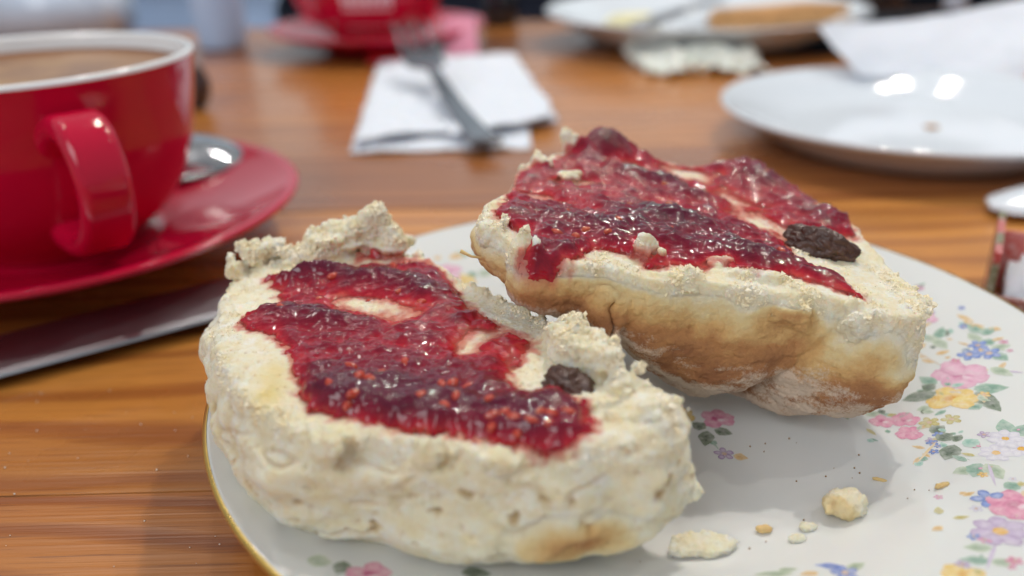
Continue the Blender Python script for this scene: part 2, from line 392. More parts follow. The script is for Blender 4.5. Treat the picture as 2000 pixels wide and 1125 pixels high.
DECOR = [('L',66.0,29.1,70.6,31.3,1.9,'g'),('L',64.3,20.9,68.8,23.7,2.2,'g'),('R',65.6,18.2,2.6,'p'),('L',62.2,15.8,65.8,16.3,1.4,'o'),('L',64.0,10.2,67.0,14.0,2.4,'g'),('L',64.1,9.3,60.8,13.8,2.3,'g2'),('L',63.6,10.4,64.2,5.9,2.4,'g2'),('L',61.5,5.0,64.5,5.3,1.3,'o'),('L',58.4,4.4,60.5,2.2,1.3,'o'),('L',62.4,3.0,63.7,3.2,0.8,'o'),('S',58.3,9.0,61.2,-0.6,0.35,'t'),('L',71.1,17.1,72.9,12.7,1.3,'o'),('L',71.7,15.5,71.7,11.1,1.0,'o'),('L',72.0,8.4,71.3,12.9,2.2,'g'),('L',72.0,7.8,75.0,9.4,2.2,'g'),('L',70.7,5.7,70.1,9.9,2.2,'g2'),('L',70.7,4.8,73.5,5.4,2.4,'g'),('L',71.1,2.5,74.8,2.2,2.4,'g2'),('L',70.8,1.0,71.9,-2.5,2.6,'g'),('F',66.9,2.5,3.3,'b'),('F',69.7,4.8,2.8,'b'),('F',70.2,1.3,3.3,'b'),('R',62.4,-3.5,6.3,'p'),('L',68.1,-3.4,70.1,-7.8,2.4,'g2'),('S',70.2,-5.9,72.1,-7.5,0.35,'v'),('L',57.3,-4.8,55.6,-1.0,2.6,'g'),('L',56.2,-7.3,49.8,-7.1,3.4,'d'),('L',56.3,-6.3,54.8,-4.0,2.8,'d'),('L',62.1,-9.0,67.8,-10.9,3.4,'g'),('L',62.1,-9.9,62.7,-17.7,3.6,'d'),('L',59.7,-13.7,59.9,-15.7,2.6,'g'),('R',57.5,-10.4,5.4,'y'),('L',53.3,-11.7,50.7,-11.3,2.2,'g2'),('R',43.8,-12.6,2.9,'p2'),('R',47.8,-13.4,3.1,'p2'),('R',46.6,-17.8,3.0,'p2'),('L',41.6,-10.2,45.0,-9.6,1.8,'g2'),('L',40.1,-14.6,41.0,-17.0,1.0,'k'),('F',50.9,-16.1,2.7,'k'),('F',54.5,-16.7,2.6,'k'),('L',49.7,-19.5,52.6,-18.1,2.8,'d'),('L',49.5,-21.9,52.7,-21.1,2.8,'d'),('L',53.1,-23.5,52.0,-21.9,2.2,'d'),('L',51.3,-24.5,47.8,-28.4,3.2,'d'),('L',53.5,-23.6,54.2,-26.8,2.8,'t2'),('S',49.4,-22.2,43.4,-27.6,0.35,'o'),('L',46.8,-23.6,45.2,-21.8,0.9,'o'),('L',45.7,-24.9,46.3,-26.6,0.8,'o'),('L',45.0,-25.7,42.9,-27.5,0.8,'o'),('L',60.1,-25.0,61.8,-19.9,3.0,'g'),('L',61.0,-25.7,64.6,-23.0,3.0,'g'),('D',59.2,-25.7,4.2,'l'),('D',55.8,-29.2,4.0,'l'),('D',59.8,-29.4,4.0,'l'),('L',50.4,-32.3,47.0,-32.6,2.4,'g2'),('L',52.2,-31.3,49.2,-34.7,3.2,'g'),('L',52.8,-31.6,52.9,-36.7,3.0,'g2'),('S',53.2,-31.7,50.9,-38.3,0.35,'v'),('F',48.3,-41.1,3.8,'b'),('R',50.9,-43.8,5.2,'p2'),('L',51.8,-38.9,54.6,-38.8,2.6,'g'),('L',45.8,-38.9,45.5,-38.0,1.2,'o'),('L',45.3,-39.2,47.5,-38.7,1.0,'o'),('L',41.0,-44.6,43.6,-44.8,1.0,'k'),('D',45.4,-49.6,6.0,'v'),('L',42.4,-53.2,38.7,-52.0,2.2,'g2'),('L',40.6,-56.1,36.7,-54.7,2.0,'g'),('L',41.4,-55.6,41.7,-58.0,2.4,'g2'),('S',43.4,-52.1,38.7,-58.1,0.35,'v'),('R',35.6,-58.3,3.6,'y'),('L',21.2,-53.6,17.3,-52.1,1.6,'b'),('L',21.3,-54.2,24.4,-52.9,1.8,'g2'),('F',20.7,-54.9,3.0,'b'),('L',17.2,-54.3,14.3,-54.5,1.4,'o'),('L',13.7,-53.8,7.9,-53.6,1.6,'g2'),('L',11.9,-52.7,14.8,-52.9,1.2,'g2'),('R',13.0,-9.9,4.2,'p2'),('L',10.1,-13.2,7.8,-11.1,2.8,'d'),('L',10.3,-13.9,8.7,-18.8,2.8,'d'),('L',11.6,-13.6,14.8,-15.1,2.6,'d'),('L',10.1,-17.2,11.2,-18.2,1.4,'g'),('F',11.7,-21.2,2.8,'v'),('L',13.2,-21.8,15.7,-22.8,2.0,'o'),('L',6.7,-6.4,4.0,-4.4,3.0,'d'),('R',6.3,-8.5,3.5,'y'),('S',9.8,-15.2,11.1,-20.1,0.35,'g'),('L',-37.3,59.4,-40.7,60.5,2.4,'g'),('L',-36.6,60.0,-31.9,63.0,2.6,'g'),('L',-38.7,59.8,-42.6,57.2,2.4,'o'),('R',-41.6,51.2,4.5,'p'),('R',-37.7,48.4,3.5,'y'),('L',-37.1,52.1,-35.1,50.2,3.0,'g'),('L',-34.5,51.2,-30.5,54.5,3.0,'g2'),('R',-31.9,60.2,3.6,'v'),('R',-27.2,52.9,2.5,'o'),('L',-28.6,48.4,-24.6,51.0,2.0,'g2'),('L',-45.9,57.6,-44.5,56.1,2.0,'o'),('L',-55.9,-54.9,-52.3,-55.1,3.0,'g2'),('L',-52.2,-55.7,-49.3,-56.0,3.0,'d'),('R',-47.0,-56.8,4.0,'p2'),('L',-34.4,-54.4,-30.0,-54.1,3.0,'d')]
PAL = dict(g=((.16, .32, .24), (.36, .52, .42)), g2=((.30, .40, .28), (.56, .64, .50)), d=((.07, .11, .07), (.24, .30, .22)), t2=((.22, .46, .38), (.5, .68, .6)),
           o=((.66, .40, .14), (.80, .62, .36)), k=((.50, .40, .10), (.62, .58, .28)), t=((.60, .50, .38), (.7, .6, .5)), b=((.10, .18, .52), (.28, .38, .74)),
           v=((.32, .20, .40), (.62, .52, .70)), p=((.58, .13, .32), (.82, .50, .64)), p2=((.55, .07, .22), (.80, .36, .50)), y=((.72, .34, .02), (.84, .66, .24)),
           l=((.52, .50, .66), (.78, .76, .82)))
class Decal:
    """flat print lying on the glaze: coloured petals that follow the curve of the plate"""
    def __init__(s): s.V, s.F, s.C, s.k = [], [], [], 0
    def blob(s, cx, cy, pts, c_in, c_out, rings=4):
        s.k += 1; z0 = .03 + .004*(s.k % 12); base = len(s.V); n = len(pts)
        s.V.append((cx, cy, plate_z(math.hypot(cx, cy))+z0)); s.C.append(c_in)
        for r in range(1, rings+1):
            t = r/rings
            for px, py in pts:
                x, y = cx+(px-cx)*t, cy+(py-cy)*t; s.V.append((x, y, plate_z(math.hypot(x, y))+z0))
                j = random.uniform(-.06, .06); s.C.append(tuple(min(1, max(0, a+(b-a)*t**1.5+j)) for a, b in zip(c_in, c_out)))
        for k in range(n):
            j = (k+1) % n; s.F.append((base, base+1+k, base+1+j))
            for r in range(rings-1):
                a = base+1+r*n; s.F.append((a+k, a+n+k, a+n+j, a+j))
    def ell(s, cx, cy, a, b, rot, ci, co, wob=.1, n=14):
        pts = []
        for k in range(n):
            t = 2*math.pi*k/n; q = 1+random.uniform(-wob, wob); x, y = a*q*math.cos(t), b*q*math.sin(t)
            pts.append((cx+x*math.cos(rot)-y*math.sin(rot), cy+x*math.sin(rot)+y*math.cos(rot)))
        s.blob(cx, cy, pts, ci, co)
    def leaf(s, x0, y0, x1, y1, w, c):
        d = Vector((x1-x0, y1-y0)); L = d.length or 1; d /= L; nrm = Vector((-d.y, d.x)); pts = []
        for sgn in (1, -1):
            for k in range(8):
                t = k/8 if sgn > 0 else 1-k/8; h = w*.62*math.sin(math.pi*t**.8)*(1+.12*random.uniform(-1, 1))
                pts.append((x0+d.x*L*t+nrm.x*h*sgn, y0+d.y*L*t+nrm.y*h*sgn))
        s.blob(x0+d.x*L*.45, y0+d.y*L*.45, pts, c[0], c[1])
    def add(s, it):
        k, c = it[0], PAL[it[-1]]
        if k == 'L': s.leaf(*it[1:5], it[5]*.85, c)
        elif k == 'S':
            x0, y0, x1, y1, w = it[1:6]; s.leaf(x0, y0, x1, y1, w*1.2, (c[1], c[1]))
        else:
            x, y, r = it[1:4]; r *= .74
            if k == 'R':
                for q in range(6):
                    a = q*math.pi/3+random.random(); s.ell(x+.55*r*math.cos(a), y+.55*r*math.sin(a), r*.55, r*.48, a, c[1], tuple(.6*u+.4*w for u, w in zip(c[1], c[0])))
                s.ell(x, y, r*.55, r*.45, .4, c[0], c[1]); s.ell(x+.25*r, y-.2*r, r*.3, r*.2, .2, (.84, .74, .78) if it[-1][0] == 'p' else c[1], c[1]); s.ell(x-.1*r, y+.05*r, r*.2, r*.16, 0, c[0], c[0])
            else:
                r *= .9; ctr = (.80, .46, .08) if k == 'D' else (.62, .42, .30)
                for q in range(5 if k == 'F' else 7):
                    a = q*2*math.pi/(5 if k == 'F' else 7)+.3
                    s.ell(x+.6*r*math.cos(a), y+.6*r*math.sin(a), r*.42, r*.33, a, c[1], c[0] if k == 'F' else tuple(.5*u+.5*w for u, w in zip(*c)))
                s.ell(x, y, r*.25, r*.25, 0, ctr, ctr)
    def build(s, name):
        o = mesh_obj(name, s.V, s.F, M['paint'], plate); attr_col(o, 'paint', s.C)
# sprays = items that touch or nearly touch
small = random.Random(5)
for it in list(DECOR):
    if it[0] in 'LR' and it[1] > 25:
        for q in range(2):
            a = small.uniform(0, 6.28); x, y = it[1]+small.uniform(1.5, 4)*math.cos(a), it[2]+small.uniform(1.5, 4)*math.sin(a)
            if small.random() < .6: DECOR.append(('L', x, y, x+small.uniform(-2.6, 2.6), y+small.uniform(-2.6, 2.6), small.uniform(.7, 1.4), small.choice(['g', 'g2', 'd', 'o', 'k', 't2'])))
            else: DECOR.append(('F', x, y, small.uniform(.9, 1.7), small.choice(['p', 'p2', 'b', 'y', 'v', 'l'])))
todo = list(DECOR)
def ends(it): return [(it[1], it[2])]+([(it[3], it[4])] if it[0] in 'LS' else [])
while todo:
    grp = [todo.pop(0)]; grew = True
    while grew:
        grew = False
        for it in list(todo):
            if any(math.hypot(p[0]-q[0], p[1]-q[1]) < 5.5 for g in grp for p in ends(g) for q in ends(it)):
                grp.append(it); todo.remove(it); grew = True
    dc = Decal()
    for it in sorted(grp, key=lambda t: DECOR.index(t)): dc.add(it)
    dc.build('painted_spray')

# ------------------------------------------------------------------ scone halves
def blob_geo(c, r, rng, n=10, wob=.25):
    """rough little ellipsoid: verts, faces"""
    V = []; F = []; rr = np.array(r if hasattr(r, '__len__') else (r, r, r), float)
    seg, rin = n, max(4, n//2)
    for i in range(rin+1):
        t = math.pi*i/rin
        for k in range(seg):
            a = 2*math.pi*k/seg; V.append((math.sin(t)*math.cos(a), math.sin(t)*math.sin(a), math.cos(t)))
    V = np.array(V); V *= (1+wob*perlin(V*1.7+rng.uniform(0, 90, 3)))[:, None]; V = V*rr+np.array(c)
    for i in range(rin):
        for k in range(seg):
            j = (k+1) % seg; F.append((i*seg+k, (i+1)*seg+k, (i+1)*seg+j, i*seg+j))
    return V, F
def remesh(V, F, voxel):
    m = bpy.data.meshes.new('tmp'); m.from_pydata([tuple(v) for v in V], [], [tuple(f) for f in F]); m.update()
    bm = bmesh.new(); bm.from_mesh(m); bmesh.ops.remove_doubles(bm, verts=bm.verts, dist=1e-4); bmesh.ops.recalc_face_normals(bm, faces=bm.faces); bm.to_mesh(m); bm.free()
    o = bpy.data.objects.new('tmp', m); COL.objects.link(o)
    md = o.modifiers.new('r', 'REMESH'); md.mode = 'VOXEL'; md.voxel_size = voxel
    dg = bpy.context.evaluated_depsgraph_get(); dg.update(); e = o.evaluated_get(dg); me = e.to_mesh()
    n = len(me.vertices); v = np.zeros(n*3); me.vertices.foreach_get('co', v)
    f = [tuple(p.vertices) for p in me.polygons]
    e.to_mesh_clear(); bpy.data.objects.remove(o); bpy.data.meshes.remove(m)
    return v.reshape(-1, 3), f
def normals(V, F):
    N = np.zeros_like(V); F4 = np.array([f if len(f) == 4 else (*f, f[-1]) for f in F])
    a, b, c, d = (V[F4[:, k]] for k in range(4)); fn = np.cross(c-a, d-b)
    for k in range(4): np.add.at(N, F4[:, k], fn)
    return N/(np.linalg.norm(N, axis=1)[:, None]+1e-12), F4
def laplace(V, F4, it, lam=.5):
    for _ in range(it):
        S = np.zeros_like(V); c = np.zeros(len(V))
        for k in range(4):
            i, j = F4[:, k], F4[:, (k+1) % 4]; np.add.at(S, i, V[j]); np.add.at(c, i, 1)
        V = V+lam*(S/np.maximum(c, 1)[:, None]-V)
    return V
def loft(outline, rings, thick, topfn, n=200):
    """outline: 2D rim; rings: (depth fraction, radial scale); thick(theta) depth"""
    cur = closed_curve(outline, n); cen = np.array([0., 0.]); V = []; F = []
    th = np.arctan2(cur[:, 1], cur[:, 0]); T = thick(th)
    tops = [.04, .2, .4, .6, .75, .87, .95, .985]
    V.append((0, 0, topfn(np.array([0.]), np.array([0.]))[0])); rows = []
    for s in tops:
        rows.append(range(len(V), len(V)+n)); q = cur*s; z = topfn(q[:, 0], q[:, 1])
        V += [(x, y, h) for (x, y), h in zip(q, z)]
    ztop = topfn(cur[:, 0], cur[:, 1])
    for k, (d, sc) in enumerate(rings):
        rows.append(range(len(V), len(V)+n)); q = cur*(sc(th)[:, None] if callable(sc) else sc)
        V += [(x, y, zt*(1-d)-t*d) for (x, y), zt, t in zip(q, ztop, T)]
    V.append((0, 0, -float(np.mean(T)))); last = len(V)-1
    for k in range(n):
        j = (k+1) % n; F.append((0, rows[0][k], rows[0][j])); F.append((rows[-1][k], last, rows[-1][j]))
        for A, B in zip(rows[:-1], rows[1:]): F.append((A[k], B[k], B[j], A[j]))
    return np.array(V), F, cur
def union(parts):
    V = []; F = []; n = 0
    for v, f in parts: V.append(np.asarray(v)); F += [tuple(i+n for i in q) for q in f]; n += len(v)
    return np.vstack(V), F
def make_jam(name, bvh, polys, thickf, parent, lift, topfn, step=.28):
    xs = [p[0] for q in polys for p in q]; ys = [p[1] for q in polys for p in q]
    gx = np.arange(min(xs)-1, max(xs)+1, step); gy = np.arange(min(ys)-1, max(ys)+1, step)
    X, Y = np.meshgrid(gx, gy); sd = np.max([poly_sd(closed_curve(p, 160), X, Y) for p in polys], 0)
    wob = fbm(np.c_[X.ravel()*.45, Y.ravel()*.45, np.full(X.size, 3.)], 4).reshape(X.shape)
    sd = sd+wob*1.1
    B = np.full(X.shape, np.nan)
    for i, j in np.argwhere(sd > -.3):
        h = bvh.ray_cast(Vector((X[i, j], Y[i, j], 40)), Vector((0, 0, -1)))
        if h[0] is not None and h[0].z > -9: B[i, j] = h[0].z
    # level the base a little, as spread jam does
    for _ in range(10):
        Z = np.where(np.isnan(B), 0, B); w = (~np.isnan(B)).astype(float)
        s = sum(np.roll(Z, k, a)*np.roll(w, k, a) for k in (1, -1) for a in (0, 1)); c = sum(np.roll(w, k, a) for k in (1, -1) for a in (0, 1))
        B = np.where(np.isnan(B), np.nan, .5*B+.5*np.where(c > 0, s/np.maximum(c, 1e-9), B))
    B = np.minimum(B, topfn(X.ravel(), Y.ravel()).reshape(X.shape)+1.3); T = thickf(X, Y, sd); ok = (~np.isnan(B)) & (sd > 0) & (T > -.6)
    idx = -np.ones(X.shape, int); ii = np.argwhere(ok); idx[ok] = np.arange(len(ii))
    top = np.c_[X[ok], Y[ok], B[ok]+T[ok]]; bot = np.c_[X[ok], Y[ok], B[ok]-1.6]; n = len(top)
    F = []; q = ok[:-1, :-1] & ok[1:, :-1] & ok[:-1, 1:] & ok[1:, 1:]
    edges = {}
    for i, j in np.argwhere(q):
        f = (idx[i, j], idx[i, j+1], idx[i+1, j+1], idx[i+1, j]); F.append(f); F.append(tuple(n+k for k in f[::-1]))
        for a, b in zip(f, f[1:]+f[:1]): edges[(a, b)] = 1
    for a, b in list(edges):
        if (b, a) not in edges: F.append((b, a, n+a, n+b))
    V = np.vstack([top, bot])+np.array([0, 0, lift])
    o = mesh_obj(name, V, F, M['jam'], parent)
    bm = bmesh.new(); bm.from_mesh(o.data)
    bm.verts.ensure_lookup_table(); al = bm.verts.layers.float.new('thick')
    tv = np.r_[T[ok], T[ok]]/4.2
    for v, t in zip(bm.verts, tv): v[al] = t
    lone = [v for v in bm.verts if not v.link_faces]
    bmesh.ops.delete(bm, geom=lone, context='VERTS'); bm.to_mesh(o.data); bm.free()
    return o, (X, Y, B, T, sd, ok)
def gauss(X, Y, cx, cy, sx, sy=None, rot=0.0):
    sy = sy or sx; c, s = math.cos(rot), math.sin(rot); dx, dy = X-cx, Y-cy
    return np.exp(-(((dx*c+dy*s)/sx)**2+((-dx*s+dy*c)/sy)**2))
SEED = None
def soak(V, X, Y, T, sd):
    # juice soaks the crumb close to the jam and fades out away from it
    i = np.clip(((V[:, 1]-Y[0, 0])/.28).round().astype(int), 0, X.shape[0]-1); j = np.clip(((V[:, 0]-X[0, 0])/.28).round().astype(int), 0, X.shape[1]-1)
    t = np.where(sd[i, j] > 0, T[i, j], -.2+sd[i, j]*.9); inb = (V[:, 0] > X.min()) & (V[:, 0] < X.max()) & (V[:, 1] > Y.min()) & (V[:, 1] < Y.max())
    return inb*np.clip(sstep(-1.7, .1, t+.5*fbm(V*.4, 2))**1.6, 0, 1)
def add_seed(parent, p, rng, s=1.0):
    global SEED
    if SEED is None:
        V, F = blob_geo((0, 0, 0), (1.15, .72, .55), rng, 10, .12); V[:, 1] *= 1-.25*(V[:, 0] > 0)*(V[:, 0]/1.15)
        o = mesh_obj('seed', V, F, M['seed'], parent); SEED = o.data
    else:
        o = bpy.data.objects.new('seed', SEED); COL.objects.link(o); o.parent = parent
    o.location = Vector(p)*MM; o.rotation_euler = (rng.uniform(-.35, .35), rng.uniform(-.35, .35), rng.uniform(0, 6.28)); o.scale = (s,)*3
def raisin(name, parent, c, r, rot, seed, loc_scale=MM):
    rng = np.random.default_rng(seed); V, F = blob_geo((0, 0, 0), (1, 1, 1), rng, 72, .0)
    w = 1-np.abs(perlin(V*1.9+seed)); w2 = 1-np.abs(perlin(V*4.2+seed*2))
    V = V*(1-.20*w**3-.10*w2**3+.16*perlin(V*1.2+5))[:, None]*np.array(r)
    o = mesh_obj(name, V, F, M['raisin'], parent); o.location = Vector(c)*MM; o.rotation_euler = rot
    return o
def flakes(root, V, N_, w, count, lift, rng, attrs):
    # loose crumb: thousands of tiny angular bits torn out of the surface, too small to pick apart
    w = np.clip(w, 0, None)*np.clip(.25+1.6*perlin(V*.2+45), .03, 1.2); idx = rng.choice(len(V), count, p=w/w.sum())
    base = np.array([(1, 0, 0), (-1, 0, 0), (0, 1, 0), (0, -1, 0), (0, 0, 1), (0, 0, -1)], float)
    tri = np.array([(0, 2, 4), (2, 1, 4), (1, 3, 4), (3, 0, 4), (2, 0, 5), (1, 2, 5), (3, 1, 5), (0, 3, 5)])
    r = .10+.16*rng.random(count)+.50*rng.random(count)**5*np.clip(w[idx], 0, 1)
    ax = rng.normal(size=(count, 3, 3)); q = np.linalg.qr(ax)[0]
    S = rng.uniform(.55, 1.35, (count, 6, 1))*base[None]
    P = np.einsum('nij,nkj->nki', q, S)*r[:, None, None]+(V[idx]+N_[idx]*(r*rng.uniform(-.3, .45, count))[:, None])[:, None, :]
    P[..., 2] += lift
    T = (tri[None]+6*np.arange(count)[:, None, None]).reshape(-1, 3)
    o = mesh_obj('crumb_flakes', P.reshape(-1, 3), T, M['flake'], root, smooth=False); o['kind'] = 'stuff'
    for k, v in attrs.items(): attr(o, k, np.repeat(v[idx]*(.0 if k == 'pit' else 1), 6))
def finish_scone(root, V, F, lift, attrs, crust_min, w=None, count=0, rng=None):
    o = mesh_obj('crumb', V+np.array([0, 0, lift]), F, M['crumb'], root)
    for k, v in attrs.items(): attr(o, k, v)
    # the baked skin is a layer of its own over the crumb
    cm = attrs['crust'] > crust_min; N_, F4 = normals(V, F)
    if count: flakes(root, V, N_, w*(attrs['crust'] < .3), count, lift, rng, attrs)
    fs = [f for f in F if all(cm[i] for i in f)]; used = sorted({i for f in fs for i in f}); mp = {i: k for k, i in enumerate(used)}
    u = np.array(used); off = .05+.22*sstep(crust_min, crust_min+.25, attrs['crust'][u])
    c = mesh_obj('crust', V[u]+N_[u]*off[:, None]+np.array([0, 0, lift]), [tuple(mp[i] for i in f) for f in fs], M['crumb'], root)
    for k, v in attrs.items(): attr(c, k, v[u])
    return o

# ---- front half, cut face up
def build_front():
    rng = np.random.default_rng(11); lift = 25.5; O = np.array([-16., 130.])
    root = empty('scone_half', (-.016, .130, .0075)); tag(root, 'pale jam-covered scone half lying flat at the front of the plate', 'scone')
    out = [(-55.5, 150), (-52.5, 132), (-46, 116.3), (-37, 103.5), (-28.5, 98.4), (-18, 96.2), (-.6, 92.5), (11, 93.2), (19, 95.5), (24, 101.3), (22, 106), (19, 110), (16, 118),
           (10, 126), (4.4, 134), (-1.9, 142), (-9, 150), (-20, 162), (-31, 165.5), (-43, 163), (-51.5, 159.5)]
    out = [(x-O[0], y-O[1]) for x, y in out]
    topfn = lambda x, y: -.7+1.1*fbm(np.c_[x*.05, y*.05, 0*x+2.], 2)+.9*sstep(24, 42, np.hypot(x, y))+1.2*gauss(x, y, -36, 30, 7)-3.4*sstep(.80, 1.05, np.hypot(x, y)/39)*np.clip(np.cos(np.arctan2(y, x)+2.5), 0, 1)
    T = lambda th: np.full(th.shape, 25.5)+0*th
    rt = lambda t: np.exp(-((t+.35)/.6)**2)
    fr = lambda t: np.exp(-((t+1.6)/.8)**2)
    ring = [(.03, 1.0), (.09, 1.025), (.2, lambda t: 1.06-.03*rt(t)), (.38, lambda t: 1.09-.06*rt(t)), (.56, lambda t: 1.07+.02*fr(t)-.06*rt(t)), (.73, lambda t: .99+.04*fr(t)), (.87, lambda t: .86+.06*fr(t)), (.96, lambda t: .70+.05*fr(t)), (1, .48)]
    LV, LF, cur = loft(out, ring, T, topfn)
    parts = [(LV, LF)]
    for c, r in (((-22, 31, 1.5), (6, 4.5, 3.8)), ((-13, 34, 4.2), (5, 3.6, 4.6)), ((-19, 33, 3.8), (4.2, 3.2, 3.6)), ((-9, 33, 2), (4, 4, 4)), ((-11.5, 35, 7), (2.6, 2.2, 2.6)), ((-24, 32, 4), (2.2, 2, 2)),
                 ((-36, 29, 1.5), (3.2, 3, 3)), ((-33, 31, 2.5), (2, 2, 2)), ((-39, 24, .8), (2, 2.5, 2)),
                 ((27, -12, .8), (4.6, 5, 4.4)), ((29.5, -17, 1.6), (4.0, 3.6, 3.6)), ((26, -15.5, 2.4), (3, 2.4, 2.4)), ((25, -8, 0), (5, 4, 4)), ((32, -22, 0), (3, 3, 2.8)),
                 ((35, -27.5, -.8), (4.2, 3.0, 2.4)), ((32, -29, -.8), (4, 3, 2.0)), ((39.5, -27.5, -15), (4.5, 4, 3.0)), ((37, -28, -9), (3, 3, 5)),
                 ((4, -37, -.6), (2.2, 1.7, 2.2)), ((-9.6, -35.6, -.3), (2.4, 1.8, 2.4)), ((14, -38, -1), (3, 1.5, 1.6))):
        parts.append(blob_geo(c, r, rng, 7, .6)); parts += [blob_geo(np.array(c)+rng.normal(size=3)*np.array(r)*.55, np.array(r)*rng.uniform(.3, .6), rng, 6, .7) for _ in range(4)]
    n = len(cur)
    for _ in range(110):
        k = rng.integers(n); p = cur[k]; a = math.degrees(math.atan2(p[1], p[0])); torn = 1.0 if (-55 < a < 140) else .55
        s = rng.uniform(.93, 1.012); r = (.28+.75*rng.random()**2.5)*torn; q = p*s
        parts.append(blob_geo((q[0], q[1], topfn(q[:1], q[1:])[0]+rng.uniform(-.9, .35)*torn), (r, r*rng.uniform(.7, 1.2), r*rng.uniform(.7, 1.2)), rng, 5, .7))
    V, F = union(parts); V, F = remesh(V, F, .29)
    N_, F4 = normals(V, F); V = laplace(V, F4, 2); N_, F4 = normals(V, F)
    bvh = BVHTree.FromPolygons([tuple(v) for v in V], F)
    x, y, z = V.T; th = np.arctan2(y, x); rim = np.interp(th, *(lambda t, r: (np.r_[t-2*np.pi, t, t+2*np.pi], np.r_[r, r, r]))(*(lambda i: (np.arctan2(cur[:, 1], cur[:, 0])[i], np.hypot(*cur.T)[i]))(np.argsort(np.arctan2(cur[:, 1], cur[:, 0])))))
    rho = np.hypot(x, y)/rim; side = sstep(-1.5, -5, z); top = 1-side
    # torn crumb relief
    d = 2.0*fbm(V*np.array([.08, .08, .15])+4, 2)*(.2+.8*side)+.34*fbm(V*.22+9, 2)+(.14+.12*perlin(V*.15+40))*fbm(V*1.5, 3)
    edge = np.exp(-((rho-.97)/.07)**2)*sstep(-6, -1, z); d += edge*(.55*fbm(V*.5+30, 2)+.45*np.abs(fbm(V*1.3+11, 2)))
    VW = V+(1.1*np.c_[fbm(V*.35+1, 2), fbm(V*.35+2, 2), fbm(V*.35+3, 2)])
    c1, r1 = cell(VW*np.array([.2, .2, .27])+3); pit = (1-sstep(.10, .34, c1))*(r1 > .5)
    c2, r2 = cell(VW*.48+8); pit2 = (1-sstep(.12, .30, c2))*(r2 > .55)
    d -= 1.0*pit*side+.4*pit2*(.25+.75*side)
    # crumb granules, and torn creases round the side
    g1, _ = cell(V*.85+20); g2, _ = cell(V*1.9+50); rough = np.clip(.45+.9*perlin(V*.16+60), .12, 1)*(1-.62*side)
    raised = sstep(1.2, 3.0, z); d += rough*(.26*(.5-g1)+.18*(.5-g2))+raised*.75*fbm(V*.32+70, 4, .6)
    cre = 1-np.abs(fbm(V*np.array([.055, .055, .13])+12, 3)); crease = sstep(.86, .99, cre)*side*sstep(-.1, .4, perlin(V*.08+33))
    d -= .55*crease
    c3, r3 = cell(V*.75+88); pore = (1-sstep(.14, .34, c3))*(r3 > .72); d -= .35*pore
    led = np.sin(z*.55+2.2*fbm(V*np.array([.06, .06, .02]), 2)+.6*th)
    d += .12*side*np.sign(led)*np.abs(led)**.6*sstep(-24, -18, z)
    d *= 1-.75*sstep(-15, -22, z)
    V = V+N_*d[:, None]
    jp = [(-49, 153), (-43, 153), (-37.2, 155), (-31, 154.5), (-32, 160), (-25.5, 160.5), (-17.5, 158), (-11.5, 149.6), (-8.6, 140), (-4.2, 132.4), (.7, 126.5), (3.4, 123.2), (2.2, 119), (-.6, 113.5), (1.5, 107), (6.2, 108), (9.6, 103),
          (11.2, 96.6), (6.2, 93.0), (-.6, 94), (-8, 96.6), (-13.4, 97.6), (-22.5, 100.4), (-31, 106), (-34.8, 115.7), (-40.3, 126.2), (-47.2, 130.3), (-47.6, 136.3), (-43.4, 140.2), (-45, 147)]
    jp = [(a-O[0], b-O[1]) for a, b in jp]
    def tf(X, Y, sd):
        P = np.c_[X.ravel(), Y.ravel(), np.zeros(X.size)]; q = lambda v: v.reshape(X.shape)
        L = q(1-np.abs(perlin(P*np.array([.085, .14, 1])+np.array([3, 1, 7.])))); 
        t = 1.1+1.9*gauss(X, Y, -8, -21, 15, 8)+1.6*gauss(X, Y, 19, -31, 8, 7)+1.5*gauss(X, Y, 2, -27, 14, 6)+1.4*gauss(X, Y, -17, 20, 16, 3.2, -.15)+1.4*gauss(X, Y, -2, 14, 9, 3, -.5)+1.5*gauss(X, Y, -19, 3, 14, 3.4, -.35)+1.2*gauss(X, Y, -24, 23, 7, 3)
        t += 1.0*(L-.72)+q(.55*fbm(P*.30, 3))+q(.16*fbm(P*.95+5, 2))
        t -= 2.2*gauss(X, Y, -7, 7.5, 7.2, 3.8, -.45)+1.5*gauss(X, Y, -13.5, 10.5, 4, 2, -.3)+2.2*gauss(X, Y, 11, -4, 3.5, 2.8)+1.8*gauss(X, Y, 8.6, -8.5, 2.6)+2.0*gauss(X, Y, -11, 28, 8, 2)
        e = np.clip(sd/2.6, 0, 1); return t*(.45*e+.55*np.sqrt(np.clip(1-(1-e)**2, 0, 1)))-.25*(1-e)
    jam, (X, Y, B, Tj, sd, ok) = make_jam('jam', bvh, [jp], tf, root, lift, topfn)
    stain = soak(V, X, Y, Tj, sd)*sstep(-6, -1, z)*sstep(2.6, 1.3, z-topfn(x, y))
    butter = gauss(x, y, -21, -21, 2.2, 5)*.85*top+gauss(x, y, -22, -14, 2, 3)*.5*top
    gold = .80*np.exp(-(((x-24)/9)**2+((y+36)/14)**2+((z+14)/4.4)**2))+.16*sstep(-13, -23, z)+.30*np.exp(-(((x-43)/5)**2+((y+31)/6)**2+((z+17)/4)**2))
    crust = np.clip(gold+.05*fbm(V*.2, 2), 0, 1)
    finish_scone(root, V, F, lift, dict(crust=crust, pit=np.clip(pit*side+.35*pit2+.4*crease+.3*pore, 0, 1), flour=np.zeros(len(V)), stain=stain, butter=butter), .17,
                 (.16+.9*edge+1.2*raised+.5*np.clip(perlin(V*.12+15), 0, 1))*(1-.75*side)*(1-.8*stain)*sstep(-22, -12, z)*np.where(poly_sd(closed_curve(jp, 160), x, y) > 1, .15, 1), 6500, rng)
